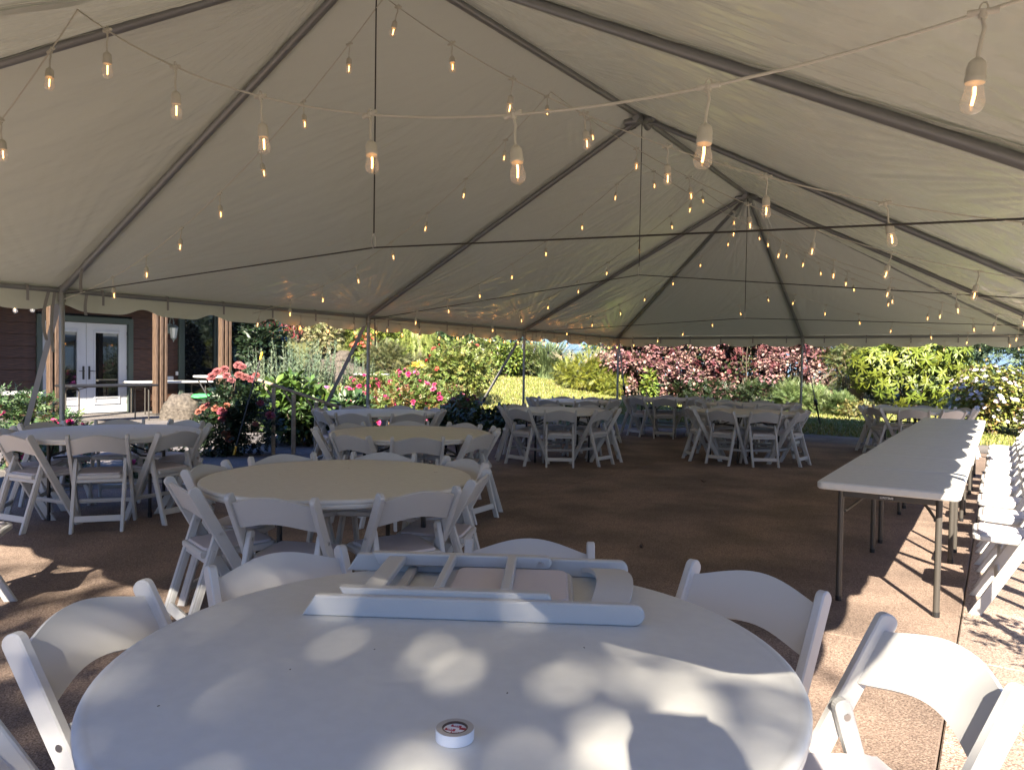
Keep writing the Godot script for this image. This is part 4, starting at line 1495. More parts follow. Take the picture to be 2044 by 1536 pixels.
func leaf_mesh(kind: String) -> ArrayMesh:   # grows along +y from the origin, its upper face towards +z; about 1 long
	var st := Shape.new()
	match kind:
		"oval":
			blade(st, Vector3.ZERO, Vector3.UP, Vector3.BACK, 1.0, 0.56, 4, 0.08, 0.12)
		"round":
			blade(st, Vector3.ZERO, Vector3.UP, Vector3.BACK, 1.0, 0.86, 5, 0.10, 0.10)
		"lance":
			blade(st, Vector3.ZERO, Vector3.UP, Vector3.BACK, 1.0, 0.26, 4, 0.05, 0.2)
		"grass":
			blade(st, Vector3.ZERO, Vector3.UP, Vector3.BACK, 1.0, 0.05, 4, 0.0, 0.35)
		"whorl":   # a rhododendron's ring of long leaves
			for k in 9:
				var an := TAU * k / 9.0 + (0.35 if k % 2 else 0.0)
				var tip := Vector3(cos(an), 0.25 - 0.35 * (k % 3) * 0.5, sin(an)).normalized()
				blade(st, tip * 0.05, tip, Vector3.UP, 0.92 + 0.12 * (k % 2), 0.24, 4, 0.05, 0.24)
		"sprig":   # five small leaves on a twig
			for k in 5:
				var y := 0.15 + 0.17 * k
				var sgn := -1.0 if k % 2 else 1.0
				var d := Vector3(sgn * 0.75, 0.6, 0.25 * sin(k * 2.0)).normalized() if k < 4 else Vector3.UP
				blade(st, Vector3(0, y, 0), d, Vector3.BACK, 0.44, 0.24, 3, 0.03, 0.06)
		"needle":   # a flat conifer spray
			for k in 9:
				var y := 0.1 * k
				var sgn := -1.0 if k % 2 else 1.0
				blade(st, Vector3(0, y, 0), Vector3(sgn * 0.7, 0.75, 0.1).normalized(), Vector3.BACK, 0.38 - 0.02 * k, 0.06, 2, 0.0, 0.03)
			blade(st, Vector3.ZERO, Vector3.UP, Vector3.BACK, 1.05, 0.05, 3, 0.0, 0.05)
		"spire":   # an upright shoot set with narrow leaves
			for k in 22:
				var y := 0.12 + 0.04 * k
				var an := k * 2.4
				blade(st, Vector3(0, y, 0), Vector3(cos(an), 0.9, sin(an)).normalized(), Vector3(-cos(an), 1, -sin(an)).normalized(), 0.10 - 0.003 * k, 0.024, 2, 0.0, 0.02)
			st.tube(PackedVector3Array([Vector3.ZERO, Vector3(0, 0.5, 0), Vector3(0.01, 1.0, 0)]), 0.005, 0.002, 4)
		"rose":   # a full double bloom, opening towards +y
			for ring in 4:
				var n: int = [7, 6, 5, 3][ring]
				for k in n:
					var an := TAU * (k + ring * 0.37) / n
					var lean: float = [0.25, 0.65, 1.4, 3.0][ring]
					var out := Vector3(cos(an), lean, sin(an)).normalized()
					petal(st, Vector3(cos(an), 0, sin(an)) * 0.03 + Vector3(0, 0.03 * ring, 0), out, Vector3(-cos(an) * lean, 1, -sin(an) * lean).normalized(), [0.52, 0.46, 0.40, 0.36][ring], [0.5, 0.45, 0.36, 0.3][ring])
		"star":   # a loose cluster of five-petalled flowers
			for f in 5:
				var an := TAU * f / 5.0
				var c := Vector3(cos(an) * 0.28, 0.06 * (f % 2), sin(an) * 0.28)
				for k in 5:
					var b := TAU * k / 5.0 + f
					petal(st, c, Vector3(cos(b), 0.5, sin(b)).normalized(), Vector3(-cos(b) * 0.5, 1, -sin(b) * 0.5).normalized(), 0.26, 0.15)
		"plume":   # a smoke bush's hazy panicle
			for k in 26:
				var an := k * 2.4
				var y := 0.1 + k * 0.034
				var d := Vector3(cos(an), 0.7, sin(an)).normalized()
				blade(st, Vector3(0, y, 0), d, Vector3(-cos(an), 1.0, -sin(an)).normalized(), 0.3 * sin((k + 4) / 30.0 * PI) + 0.05, 0.02, 2, 0.0, 0.04)
	return st.mesh()


func blade(st: Shape, from: Vector3, along: Vector3, face: Vector3, long: float, wide: float, rows: int, fold: float, droop: float) -> void:
	var side := along.cross(face).normalized()
	var up := side.cross(along).normalized()
	var first := st.v.size()
	for r in rows + 1:
		var f := float(r) / rows
		var w := wide * 0.5 * pow(sin(PI * clampf(f * 0.92 + 0.06, 0.0, 1.0)), 0.8) if wide > 0.1 else wide * 0.5 * (1.0 - f * 0.9)
		var c := from + along * long * f - up * droop * long * f * f
		var nn := (up + along * droop * 2.0 * f).normalized()
		st.put(c - side * w + up * fold * w * 2.0, (nn + side * 0.35).normalized())
		st.put(c, nn)
		st.put(c + side * w + up * fold * w * 2.0, (nn - side * 0.35).normalized())
	for r in rows:
		for k in 2:
			var a := first + r * 3 + k
			st.idx(a, a + 1, a + 4); st.idx(a, a + 4, a + 3)


func petal(st: Shape, from: Vector3, along: Vector3, face: Vector3, long: float, wide: float) -> void:
	var side := along.cross(face).normalized()
	var up := side.cross(along).normalized()
	var first := st.v.size()
	for r in 4:
		var f := r / 3.0
		var w: float = wide * 0.5 * [0.35, 0.9, 1.0, 0.6][r]
		var c := from + along * long * f + up * long * 0.22 * (f - f * f * 1.7)
		for k in 3:
			st.put(c + side * w * (k - 1) + up * (0.10 * wide if k != 1 else 0.0), (up - side * 0.3 * (k - 1)).normalized())
	for r in 3:
		for k in 2:
			var a := first + r * 3 + k
			st.idx(a, a + 1, a + 4); st.idx(a, a + 4, a + 3)


var leaves := {}


func leaf(kind: String) -> ArrayMesh:
	if not leaves.has(kind):
		leaves[kind] = leaf_mesh(kind)
	return leaves[kind]


func shade(base: Color, spread: float, other := Color(0, 0, 0, 0), share := 0.0) -> Color:
	var c := base
	if share > 0.0 and rng.randf() < share:
		c = other
	var k := 0.88 * (1.0 + spin(spread))
	return Color(c.r * k * (1.0 + spin(0.08)), c.g * k, c.b * k * (1.0 + spin(0.1)))


func facing(along: Vector3, face: Vector3, size: float) -> Basis:
	var y := along.normalized()
	var x := y.cross(face).normalized()
	if x.length() < 0.5:
		x = y.cross(Vector3.RIGHT).normalized()
	return Basis(x * size, y * size, x.cross(y) * size)


# a rounded, lumpy crown: blobs are [centre, radii]; leaves sit mostly near its skin, gathered into sprays
func crown(parent: Node3D, called: String, kind: String, blobs: Array, count: int, size: float, base: Color, other: Color, share: float, droop := 0.0, sprays := 0.5, petals := false) -> void:
	var xfs := []
	var cols := []
	var total := 0.0
	for b in blobs:
		total += b[1].x * b[1].y + b[1].x * b[1].z
	for b in blobs:
		var rad: Vector3 = b[1]
		var n := int(count * (rad.x * rad.y + rad.x * rad.z) / total)
		var tuft := Vector3.UP
		var left := 0
		var tint := base
		for k in n:
			if left <= 0:
				tuft = Vector3(rng.randfn(), rng.randfn() * 0.8 + 0.35, rng.randfn()).normalized()
				left = rng.randi_range(5, 16)
				tint = shade(base, 0.22, other, share)
			left -= 1
			var d := (tuft + Vector3(rng.randfn(), rng.randfn(), rng.randfn()) * 0.22).normalized() if rng.randf() < sprays else Vector3(rng.randfn(), rng.randfn() * 0.9 + 0.2, rng.randfn()).normalized()
			var lump := 1.0 + 0.32 * wobble.get_noise_3dv(d * 2.4 + b[0] * 1.7)
			var depth := 1.0 - 0.42 * pow(rng.randf(), 2.0)
			var p: Vector3 = b[0] + d * rad * lump * depth
			if p.y < 0.02:
				p.y = 0.02 + rng.randf() * 0.1
			var out := Vector3(d.x / rad.x, d.y / rad.y, d.z / rad.z).normalized()
			var along := (out * 0.7 + Vector3(spin(0.8), spin(0.6) - droop, spin(0.8)))
			var face := (Vector3.UP * 0.9 + out * 0.5 + Vector3(spin(0.6), spin(0.3), spin(0.6)))
			if kind == "whorl" or kind == "rose" or kind == "star":
				along = out + Vector3(spin(0.4), 0.35 - droop, spin(0.4))
			xfs.append(Transform3D(facing(along, face, size * rng.randf_range(0.7, 1.25)), p))
			cols.append(shade(tint, 0.16))
	swarm(called, leaf(kind), mats.petal if petals else mats.leaf, parent, xfs, cols)


func stems(parent: Node3D, n: int, spread: float, tall: float, r: float, m: Material) -> void:
	var st := Shape.new()
	for k in n:
		var an := TAU * k / n + spin(0.5)
		var d := Vector3(cos(an), 0, sin(an)) * spread * rng.randf_range(0.3, 1.0)
		st.tube(PackedVector3Array([d * 0.12 - Vector3(0, 0.1, 0), d * 0.35 + Vector3(spin(0.03), tall * 0.4, 0), d * 0.7 + Vector3(0, tall * 0.72, spin(0.04)), d + Vector3(spin(0.06), tall, spin(0.06))]), r, r * 0.35, 6)
	part("stems", st.mesh(), m, parent)


func shrub(called: String, label: String, category: String, x: float, away: float, group := "") -> Node3D:
	return thing(called, label, category, at(x, land(x, away) - 0.02, away), 0.0, group)


func bush(called: String, label: String, x: float, away: float, wide: float, tall: float, kind: String, count: int, size: float, base: Color, other: Color, share: float, droop := 0.0, category := "shrub") -> Node3D:
	var o := shrub(called, label, category, x, away)
	stems(o, 6, wide * 0.7, tall * 0.7, 0.02, mats.bark)
	var blobs := [[Vector3(0, tall * 0.52, 0), Vector3(wide * 0.72, tall * 0.5, wide * 0.62)]]
	for k in 6:
		var an := TAU * k / 6.0 + spin(0.4)
		blobs.append([Vector3(cos(an) * wide * 0.5, tall * rng.randf_range(0.3, 0.72), sin(an) * wide * 0.42), Vector3(wide * 0.42, tall * 0.27, wide * 0.38) * rng.randf_range(0.8, 1.2)])
	crown(o, "foliage", kind, blobs, count, size, base, other, share, droop)
	return o


func blooms(o: Node3D, called: String, kind: String, n: int, low: float, high: float, wide: float, size: float, base: Color, other: Color, share: float) -> void:
	var xfs := []
	var cols := []
	for k in n:
		var an := rng.randf() * TAU
		var f := rng.randf()
		var y := lerpf(low, high, f)
		var r := wide * sqrt(maxf(0.05, 1.0 - pow(f * 0.9, 2.0))) * rng.randf_range(0.8, 1.05)
		var out := Vector3(cos(an), 0.5 + f, sin(an) * 0.85)
		xfs.append(Transform3D(facing(out, Vector3(spin(1), 0.2, spin(1)), size * rng.randf_range(0.55, 1.2)), Vector3(cos(an) * r, y, sin(an) * r * 0.85)))
		cols.append(shade(base, 0.15, other, share))
	swarm(called, leaf(kind), mats.petal, o, xfs, cols)


func build_garden() -> void:
	var green := Color(0.10, 0.16, 0.035)
	var lime := Color(0.20, 0.25, 0.035)
	var deep := Color(0.025, 0.05, 0.016)
	var grey := Color(0.10, 0.145, 0.085)
	# --- by the house and handrail
	var o := shrub("coral_rose_bush", "rose bush with coral-pink blooms between the house porch and the handrail", "rose bush", -4.18, 11.05)
	stems(o, 9, 0.3, 1.15, 0.012, mats.bark)
	crown(o, "foliage", "sprig", [[Vector3(0, 0.5, 0), Vector3(0.38, 0.5, 0.3)], [Vector3(0.12, 0.88, 0), Vector3(0.3, 0.26, 0.24)], [Vector3(-0.16, 0.3, 0.05), Vector3(0.36, 0.3, 0.28)], [Vector3(0.34, 0.45, -0.1), Vector3(0.3, 0.4, 0.26)]], 2300, 0.11, Color(0.02, 0.042, 0.016), Color(0.035, 0.06, 0.02), 0.3)
	for q in [[-0.13, 1.24, 0.12, 0.12], [-0.05, 1.28, 0.05, 0.11], [-0.19, 1.17, 0.14, 0.13], [0.0, 1.19, 0.12, 0.10], [0.13, 1.34, 0.0, 0.12], [0.20, 1.32, 0.05, 0.10], [0.17, 1.2, 0.1, 0.11], [0.25, 1.17, 0.1, 0.11], [0.33, 1.14, 0.06, 0.11], [0.08, 1.12, 0.16, 0.10], [0.38, 1.2, 0.0, 0.09], [-0.08, 0.72, 0.32, 0.10], [0.02, 0.68, 0.34, 0.13], [0.07, 0.76, 0.32, 0.09], [0.02, 0.57, 0.33, 0.11], [-0.28, 0.72, 0.22, 0.10], [-0.35, 0.66, 0.2, 0.10], [-0.24, 0.76, 0.2, 0.08], [0.06, 0.36, 0.32, 0.11], [0.12, 0.28, 0.32, 0.11], [0.5, 0.8, 0.2, 0.09], [0.62, 0.62, 0.15, 0.12], [0.45, 0.5, 0.26, 0.08]]:
		var up := Vector3(q[0] * 0.8, 0.9, 0.8)
		var tone: Color = shade(Color(0.25, 0.082, 0.085) if q[1] > 1.0 else Color(0.27, 0.10, 0.07), 0.12, Color(0.22, 0.05, 0.07), 0.3)
		var st := Shape.new()
		var m := MeshInstance3D.new()
		m.name = "blossom"
		m.mesh = rose_mesh(tone)
		m.material_override = mats.petal
		m.transform = Transform3D(facing(up, Vector3(spin(1), 0.3, spin(1)), q[3] * 1.12), Vector3(q[0] * 1.05, q[1], q[2] * 0.9))
		o.add_child(m, true)
	o = bush("broad_leaf_shrub", "dark broad-leaved shrub behind the wooden handrail, its top catching the sun", -3.75, 12.75, 0.75, 1.15, "oval", 1500, 0.17, Color(0.07, 0.13, 0.03), Color(0.10, 0.17, 0.03), 0.3)
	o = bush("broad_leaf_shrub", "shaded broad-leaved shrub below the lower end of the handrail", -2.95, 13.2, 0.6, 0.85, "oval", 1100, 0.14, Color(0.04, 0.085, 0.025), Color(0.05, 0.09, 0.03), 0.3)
	blooms(o, "blossoms", "rose", 8, 0.3, 0.8, 0.55, 0.1, Color(0.7, 0.22, 0.18), Color(0.7, 0.3, 0.2), 0.4)
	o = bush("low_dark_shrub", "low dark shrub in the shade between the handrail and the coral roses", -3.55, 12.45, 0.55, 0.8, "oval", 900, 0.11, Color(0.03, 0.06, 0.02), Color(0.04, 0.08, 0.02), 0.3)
	for q in [[-6.25, 9.4, 0.55, 1.0, "pink-flowered rose shrub by the guy strap, before the white porch table", 1100], [-5.45, 9.05, 0.4, 0.75, "sparse pink-flowered shrub at the foot of the first leg pole", 600], [-5.1, 8.3, 0.45, 0.5, "low magenta-flowered plant behind the round table facing the doors", 500], [-4.25, 8.9, 0.4, 0.42, "low magenta-flowered plant behind the chair backed to the house", 420]]:
		o = bush("pink_flower_shrub", q[4], q[0], q[1], q[2], q[3], "sprig", q[5], 0.10, Color(0.05, 0.10, 0.03), Color(0.08, 0.12, 0.04), 0.3)
		blooms(o, "blossoms", "rose", 22, q[3] * 0.3, q[3] * 0.95, q[2] * 0.85, 0.085, Color(0.55, 0.03, 0.16), Color(0.6, 0.07, 0.25), 0.4)
	# tall silvery spires
	for q in [[-4.75, 15.2, 0.6, 1.7, 120, "tall plant of silvery upright spires behind the coral roses"], [-4.75, 17.4, 0.6, 1.6, 130, "tall sunlit clump of silver spires beside the rocks"], [-3.8, 18.3, 0.4, 1.05, 90, "shorter silver-grey spires beside the small garden table"]]:
		o = shrub("silver_spire_plant", q[5], "plant", q[0], q[1])
		var xfs := []
		var cols := []
		for k in q[4]:
			var an := rng.randf() * TAU
			var r: float = q[2] * sqrt(rng.randf())
			var lean := Vector3(cos(an) * r * 0.22 + spin(0.07), 1, sin(an) * r * 0.22 + spin(0.07))
			xfs.append(Transform3D(facing(lean, Vector3(spin(1), 0, spin(1)), q[3] * rng.randf_range(0.55, 1.0)), Vector3(cos(an) * r, 0, sin(an) * r * 0.7)))
			cols.append(shade(grey, 0.25, Color(0.16, 0.20, 0.125), 0.4))
		swarm("spires", leaf("spire"), mats.leaf, o, xfs, cols)
		crown(o, "foliage", "sprig", [[Vector3(0, q[3] * 0.25, 0), Vector3(q[2] * 0.9, q[3] * 0.22, q[2] * 0.7)]], 400, 0.12, Color(0.08, 0.12, 0.05), grey, 0.4)
	# --- rocks of the slope
	var rocks := [[-4.75, 18.6, 0.34], [-5.25, 19.6, 0.34], [-4.5, 19.5, 0.36], [-5.4, 20.8, 0.38], [-4.7, 20.6, 0.38], [-5.0, 22.0, 0.36], [-4.2, 18.0, 0.26], [-4.2, 20.4, 0.35], [-5.9, 19.4, 0.4], [-4.45, 17.0, 0.25], [-5.7, 22.6, 0.36], [-3.95, 17.3, 0.2]]
	var r_words := ["pale rock low on the slope, beside the silver spires", "grey rock in the shade above the pale low rock", "tan rock near the middle of the rock slope", "dark rock higher on the slope, in the middle", "rough rock just below the dark middle one", "broad flat rock at the top of the rock slope", "small tan rock above the garden table", "rock beside the olive shrub on the slope", "dark rock behind the silver spires", "small sunlit rock at the foot of the slope", "dark rock under the cream shrub", "smallest pale rock beside the garden table"]
	for k in rocks.size():
		var q: Array = rocks[k]
		o = thing("rock", r_words[k], "rock", at(q[0], land(q[0], q[1]), q[1]), spin(3.0), "rocks on the slope")
		part("stone", pebble(Vector3(q[2] * 1.2, q[2] * 0.75, q[2]), k + 20), mats.rock, o)
	# --- the slope's shrubs
	bush("red_maple", "dark red-leaved maple at the top of the rock slope", -7.0, 24.5, 1.3, 2.1, "lance", 2200, 0.16, Color(0.16, 0.025, 0.03), Color(0.26, 0.05, 0.04), 0.35)
	bush("red_maple", "small red-leaved maple just under the valance above the lime conifer", -5.1, 26.5, 1.1, 1.9, "lance", 1500, 0.15, Color(0.22, 0.035, 0.05), Color(0.30, 0.06, 0.06), 0.35)
	bush("cream_shrub", "rounded cream-variegated shrub above the rocks", -5.55, 21.9, 0.62, 1.25, "sprig", 1500, 0.12, Color(0.34, 0.31, 0.16), Color(0.16, 0.19, 0.07), 0.3)
	bush("lime_conifer", "feathery lime-green conifer beside the cream shrub", -4.75, 22.6, 0.55, 1.3, "needle", 1100, 0.26, Color(0.22, 0.27, 0.05), Color(0.13, 0.19, 0.04), 0.3)
	o = bush("orange_azalea", "small azalea with orange-red flowers below the big laurel", -4.35, 22.0, 0.5, 0.85, "sprig", 700, 0.12, Color(0.15, 0.2, 0.04), green, 0.3)
	blooms(o, "blossoms", "star", 50, 0.4, 0.85, 0.45, 0.13, Color(0.62, 0.10, 0.06), Color(0.7, 0.2, 0.1), 0.3)
	bush("green_laurel", "big bright green shrub behind the second leg pole", -4.35, 25.2, 1.35, 1.75, "sprig", 3200, 0.19, Color(0.16, 0.22, 0.04), Color(0.22, 0.27, 0.05), 0.35)
	bush("green_laurel", "rounded bright green shrub left of the weeping conifer", -3.3, 24.0, 0.9, 1.55, "sprig", 2200, 0.17, Color(0.14, 0.20, 0.035), Color(0.22, 0.27, 0.06), 0.3)
	o = bush("olive_shrub", "loose olive-green shrub right of the second leg pole", -3.4, 20.2, 0.75, 1.15, "needle", 1400, 0.2, Color(0.11, 0.125, 0.05), Color(0.16, 0.16, 0.06), 0.3)
	bush("olive_shrub", "second olive shrub, under the weeping conifer", -2.7, 20.6, 0.6, 0.9, "needle", 1000, 0.18, Color(0.12, 0.13, 0.055), Color(0.17, 0.16, 0.07), 0.3)
	# weeping conifer
	o = shrub("weeping_conifer", "yellow-green weeping conifer with branches hanging like a curtain", "conifer", -2.75, 21.9)
	var tr := Shape.new()
	tr.tube(PackedVector3Array([Vector3(0, -0.1, 0), Vector3(0.05, 0.9, 0), Vector3(-0.05, 1.5, 0), Vector3(0.05, 1.85, 0)]), 0.06, 0.03, 8)
	part("trunk", tr.mesh(), mats.bark, o)
	var xfs := []
	var cols := []
	for k in 46:
		var an := rng.randf() * TAU
		var r := rng.randf_range(0.12, 0.62)
		var top := Vector3(cos(an) * r, 1.95 - r * 0.5 + spin(0.1), sin(an) * r)
		var fall := rng.randf_range(0.5, 1.45)
		for j in 15:
			var f := j / 14.0
			var p := top + Vector3(cos(an) * 0.12 * f + spin(0.04), -fall * f, sin(an) * 0.12 * f + spin(0.04))
			xfs.append(Transform3D(facing(Vector3(spin(0.3), -1, spin(0.3)), Vector3(cos(an), 0.2, sin(an)), rng.randf_range(0.14, 0.22)), p))
			cols.append(shade(Color(0.21, 0.25, 0.06), 0.2))
	swarm("branches", leaf("needle"), mats.leaf, o, xfs, cols)
	bush("dark_hedge", "dark green clipped hedge right of the weeping conifer", -1.9, 24.3, 1.05, 1.5, "sprig", 2600, 0.15, Color(0.035, 0.065, 0.025), Color(0.05, 0.09, 0.03), 0.3)
	bush("tall_rose", "tall light green rose shrub with few red blooms before the lawn", -1.35, 18.2, 0.95, 1.6, "sprig", 2900, 0.14, Color(0.15, 0.20, 0.045), Color(0.22, 0.22, 0.06), 0.35)
	blooms(get_node("tall_rose"), "blossoms", "rose", 12, 0.6, 1.6, 0.9, 0.13, Color(0.6, 0.08, 0.08), Color(0.7, 0.2, 0.15), 0.3)
	o = bush("yellow_flower_plant", "small bush with yellow flowers under the weeping conifer", -2.35, 18.7, 0.5, 1.0, "sprig", 900, 0.13, Color(0.19, 0.21, 0.05), green, 0.3)
	blooms(o, "blossoms", "star", 70, 0.35, 1.05, 0.45, 0.11, Color(0.66, 0.42, 0.03), Color(0.7, 0.28, 0.03), 0.25)
	o = bush("orange_sedum", "low orange and yellow sedum among the rocks", -4.75, 18.0, 0.42, 0.42, "sprig", 500, 0.1, Color(0.30, 0.20, 0.05), Color(0.35, 0.13, 0.04), 0.4)
	o = bush("magenta_geranium", "plant with bright magenta flowers beside the handrail's far end", -4.05, 16.3, 0.42, 0.75, "oval", 600, 0.1, green, lime, 0.2)
	blooms(o, "blossoms", "star", 26, 0.45, 0.8, 0.38, 0.17, Color(0.62, 0.06, 0.5), Color(0.6, 0.12, 0.45), 0.3)
	# --- the bed of pink roses
	var beds := [[-3.35, 15.3, 0.6, 0.85, "pink rose bush nearest the guy strap of the second leg pole"], [-2.75, 14.9, 0.55, 0.8, "pink rose bush at the foot of the second leg pole"], [-2.05, 15.4, 0.62, 1.0, "pink rose bush with big bloom clusters in the sun"], [-1.45, 15.6, 0.6, 1.0, "pink rose bush in front of the tall light green rose"], [-0.95, 15.1, 0.5, 0.75, "half-shaded crimson rose bush beside the third leg pole's guy strap"], [-3.3, 17.0, 0.6, 0.9, "loose pink rose bush under the small garden table"], [-2.3, 16.9, 0.65, 1.05, "loose rose bush with reddish new leaves behind the pink ones"]]
	for k in beds.size():
		var q: Array = beds[k]
		o = bush("pink_rose_bush", q[4], q[0], q[1], q[2], q[3], "sprig", 1500, 0.12, Color(0.12, 0.17, 0.04), Color(0.22, 0.13, 0.05), 0.22, 0.0, "rose bush")
		blooms(o, "blossoms", "rose", 34 if k != 4 else 24, q[3] * 0.25, q[3] * 1.02, q[2] * 0.9, 0.115, Color(0.68, 0.06, 0.22) if k != 4 else Color(0.45, 0.012, 0.08), Color(0.74, 0.17, 0.33), 0.45)
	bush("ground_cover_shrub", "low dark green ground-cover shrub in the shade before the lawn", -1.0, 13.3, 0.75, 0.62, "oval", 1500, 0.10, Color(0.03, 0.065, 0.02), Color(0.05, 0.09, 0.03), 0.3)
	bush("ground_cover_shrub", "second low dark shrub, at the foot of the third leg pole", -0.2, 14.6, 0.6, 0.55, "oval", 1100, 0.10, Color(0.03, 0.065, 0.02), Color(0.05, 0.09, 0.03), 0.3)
	# --- top of the lawn
	o = bush("white_rose_shrub", "light green shrub with white blooms at the upper left of the lawn", -1.0, 24.8, 1.2, 1.25, "sprig", 2400, 0.16, Color(0.16, 0.20, 0.06), Color(0.2, 0.24, 0.07), 0.3)
	blooms(o, "blossoms", "star", 60, 0.2, 1.2, 1.1, 0.15, Color(0.72, 0.7, 0.62), Color(0.6, 0.2, 0.16), 0.12)
	bush("tall_green_shrub", "tall airy green shrub behind the white-flowered one under the valance", -0.3, 27.0, 1.2, 2.3, "sprig", 2300, 0.2, Color(0.13, 0.19, 0.06), Color(0.2, 0.25, 0.1), 0.3)
	bush("tall_green_shrub", "tall green shrub above the hedge beside the weeping conifer", -1.9, 27.5, 1.2, 2.3, "sprig", 2300, 0.2, Color(0.15, 0.2, 0.05), Color(0.2, 0.25, 0.08), 0.3)
	bush("box_shrub", "compact green shrub behind the third leg pole", -0.15, 23.9, 0.75, 1.05, "oval", 2000, 0.11, Color(0.13, 0.19, 0.035), lime, 0.3)
	bush("box_shrub", "compact dark-based shrub between the leg pole and the ornamental grass", 0.45, 24.4, 0.6, 1.1, "sprig", 1500, 0.14, Color(0.13, 0.16, 0.05), Color(0.17, 0.17, 0.08), 0.3)
	o = shrub("ornamental_grass", "tall fountain of pale green ornamental grass at the lawn's top", "grass plant", 1.1, 24.6)
	xfs = []
	cols = []
	for k in 900:
		var an := rng.randf() * TAU
		var lean := Vector3(cos(an), 0, sin(an)) * rng.randf_range(0.05, 0.75)
		xfs.append(Transform3D(facing(Vector3(lean.x, 1, lean.z), lean * -1.0 + Vector3(0, 0.5, 0.01), rng.randf_range(0.8, 1.55)), Vector3(spin(0.25), 0, spin(0.25))))
		cols.append(shade(Color(0.18, 0.24, 0.11), 0.2))
	swarm("blades", leaf("grass"), mats.leaf, o, xfs, cols)
	bush("lime_shrub", "golden-lime shrub with cream plumes right of the ornamental grass", 2.15, 22.9, 0.95, 1.1, "needle", 2600, 0.2, Color(0.26, 0.28, 0.035), Color(0.2, 0.23, 0.04), 0.35)
	blooms(get_node("lime_shrub"), "plumes", "plume", 46, 0.85, 1.15, 0.9, 0.3, Color(0.6, 0.52, 0.36), Color(0.5, 0.45, 0.3), 0.3)
	bush("lime_shrub", "smaller lime shrub at the lower corner of the lawn", 3.05, 22.6, 0.6, 0.7, "needle", 1400, 0.18, Color(0.24, 0.27, 0.04), Color(0.18, 0.22, 0.04), 0.35)
	bush("airy_shrub", "airy blue-green shrub between the lime shrub and the smoke bush", 3.25, 24.6, 0.85, 1.5, "sprig", 1400, 0.17, Color(0.12, 0.18, 0.08), Color(0.22, 0.25, 0.12), 0.3)
	blooms(get_node("airy_shrub"), "plumes", "plume", 30, 0.7, 1.5, 0.7, 0.3, Color(0.55, 0.5, 0.4), Color(0.5, 0.4, 0.3), 0.3)
	# --- smoke bushes
	var smoke := [[3.85, 22.9, 1.0, 2.5, "purple smoke bush at the left end of the hedge, beside the corner leg"], [5.45, 22.8, 1.25, 2.6, "purple smoke bush with pinkish leaves behind the corner round table"], [6.95, 22.3, 1.25, 2.6, "purple smoke bush in the middle of the far hedge with pale leaves"], [8.25, 22.2, 1.05, 2.5, "purple smoke bush right behind the far end's middle leg pole"]]
	for q in smoke:
		o = shrub("smoke_bush", q[4], "shrub", q[0], q[1])
		stems(o, 8, q[2] * 0.7, q[3] * 0.8, 0.03, mats.bark)
		var blobs := []
		for k in 34:
			var an := rng.randf() * TAU
			var y: float = q[3] * rng.randf_range(0.1, 0.93)
			var wide: float = q[2] * (0.72 + 0.4 * sin(y / q[3] * PI))
			blobs.append([Vector3(cos(an) * wide * rng.randf_range(0.5, 1.0), y, sin(an) * wide * 0.75 * rng.randf_range(0.6, 1.0)), Vector3.ONE * rng.randf_range(0.2, 0.38)])
		crown(o, "foliage", "round", blobs, 5600, 0.085, Color(0.22, 0.105, 0.11), Color(0.31, 0.20, 0.17), 0.45, 0.1, 0.7)
		blooms(o, "plumes", "plume", 60, q[3] * 0.35, q[3] * 0.98, q[2] * 1.1, 0.34, Color(0.30, 0.07, 0.09), Color(0.38, 0.14, 0.15), 0.4)
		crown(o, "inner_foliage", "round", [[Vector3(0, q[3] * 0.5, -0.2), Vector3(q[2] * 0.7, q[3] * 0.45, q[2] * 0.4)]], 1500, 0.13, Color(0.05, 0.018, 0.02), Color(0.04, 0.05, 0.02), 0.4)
	bush("green_sapling", "bright green sapling in front of the left smoke bush", 4.0, 21.8, 0.3, 1.0, "oval", 400, 0.12, Color(0.15, 0.22, 0.04), lime, 0.3)
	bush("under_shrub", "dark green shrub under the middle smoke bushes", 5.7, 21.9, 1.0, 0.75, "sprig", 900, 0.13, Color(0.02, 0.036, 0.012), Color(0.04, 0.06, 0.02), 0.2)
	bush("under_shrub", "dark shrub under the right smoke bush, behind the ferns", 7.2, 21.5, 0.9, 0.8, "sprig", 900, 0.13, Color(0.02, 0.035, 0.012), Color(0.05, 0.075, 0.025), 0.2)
	for q in [[7.6, 20.4, 0.42, 0.8, "pale green fern clump left of the far middle leg"], [8.2, 20.2, 0.36, 0.65, "pale green fern clump right of the far middle leg"], [8.7, 19.8, 0.34, 0.5, "low fern before the golden ground-cover"]]:
		o = bush("fern", q[4], q[0], q[1], q[2], q[3], "needle", 650, 0.27, Color(0.15, 0.22, 0.075), Color(0.2, 0.26, 0.1), 0.3, -0.3, "fern")
	blooms(get_node("fern_001"), "plumes", "plume", 7, 0.75, 1.0, 0.35, 0.4, Color(0.5, 0.36, 0.3), Color(0.5, 0.45, 0.35), 0.4)
	bush("golden_ground_cover", "low golden-brown ground-cover mound at the lawn edge", 8.95, 19.4, 0.6, 0.45, "sprig", 1000, 0.08, Color(0.19, 0.17, 0.05), Color(0.15, 0.18, 0.05), 0.3)
	# --- conifer with bare twigs
	o = bush("thinning_conifer", "light green conifer with bare pale twigs fanning out at its foot", 9.75, 21.8, 0.95, 2.6, "needle", 2600, 0.24, Color(0.12, 0.16, 0.045), Color(0.19, 0.17, 0.07), 0.3, 0.0, "conifer")
	var tw := Shape.new()
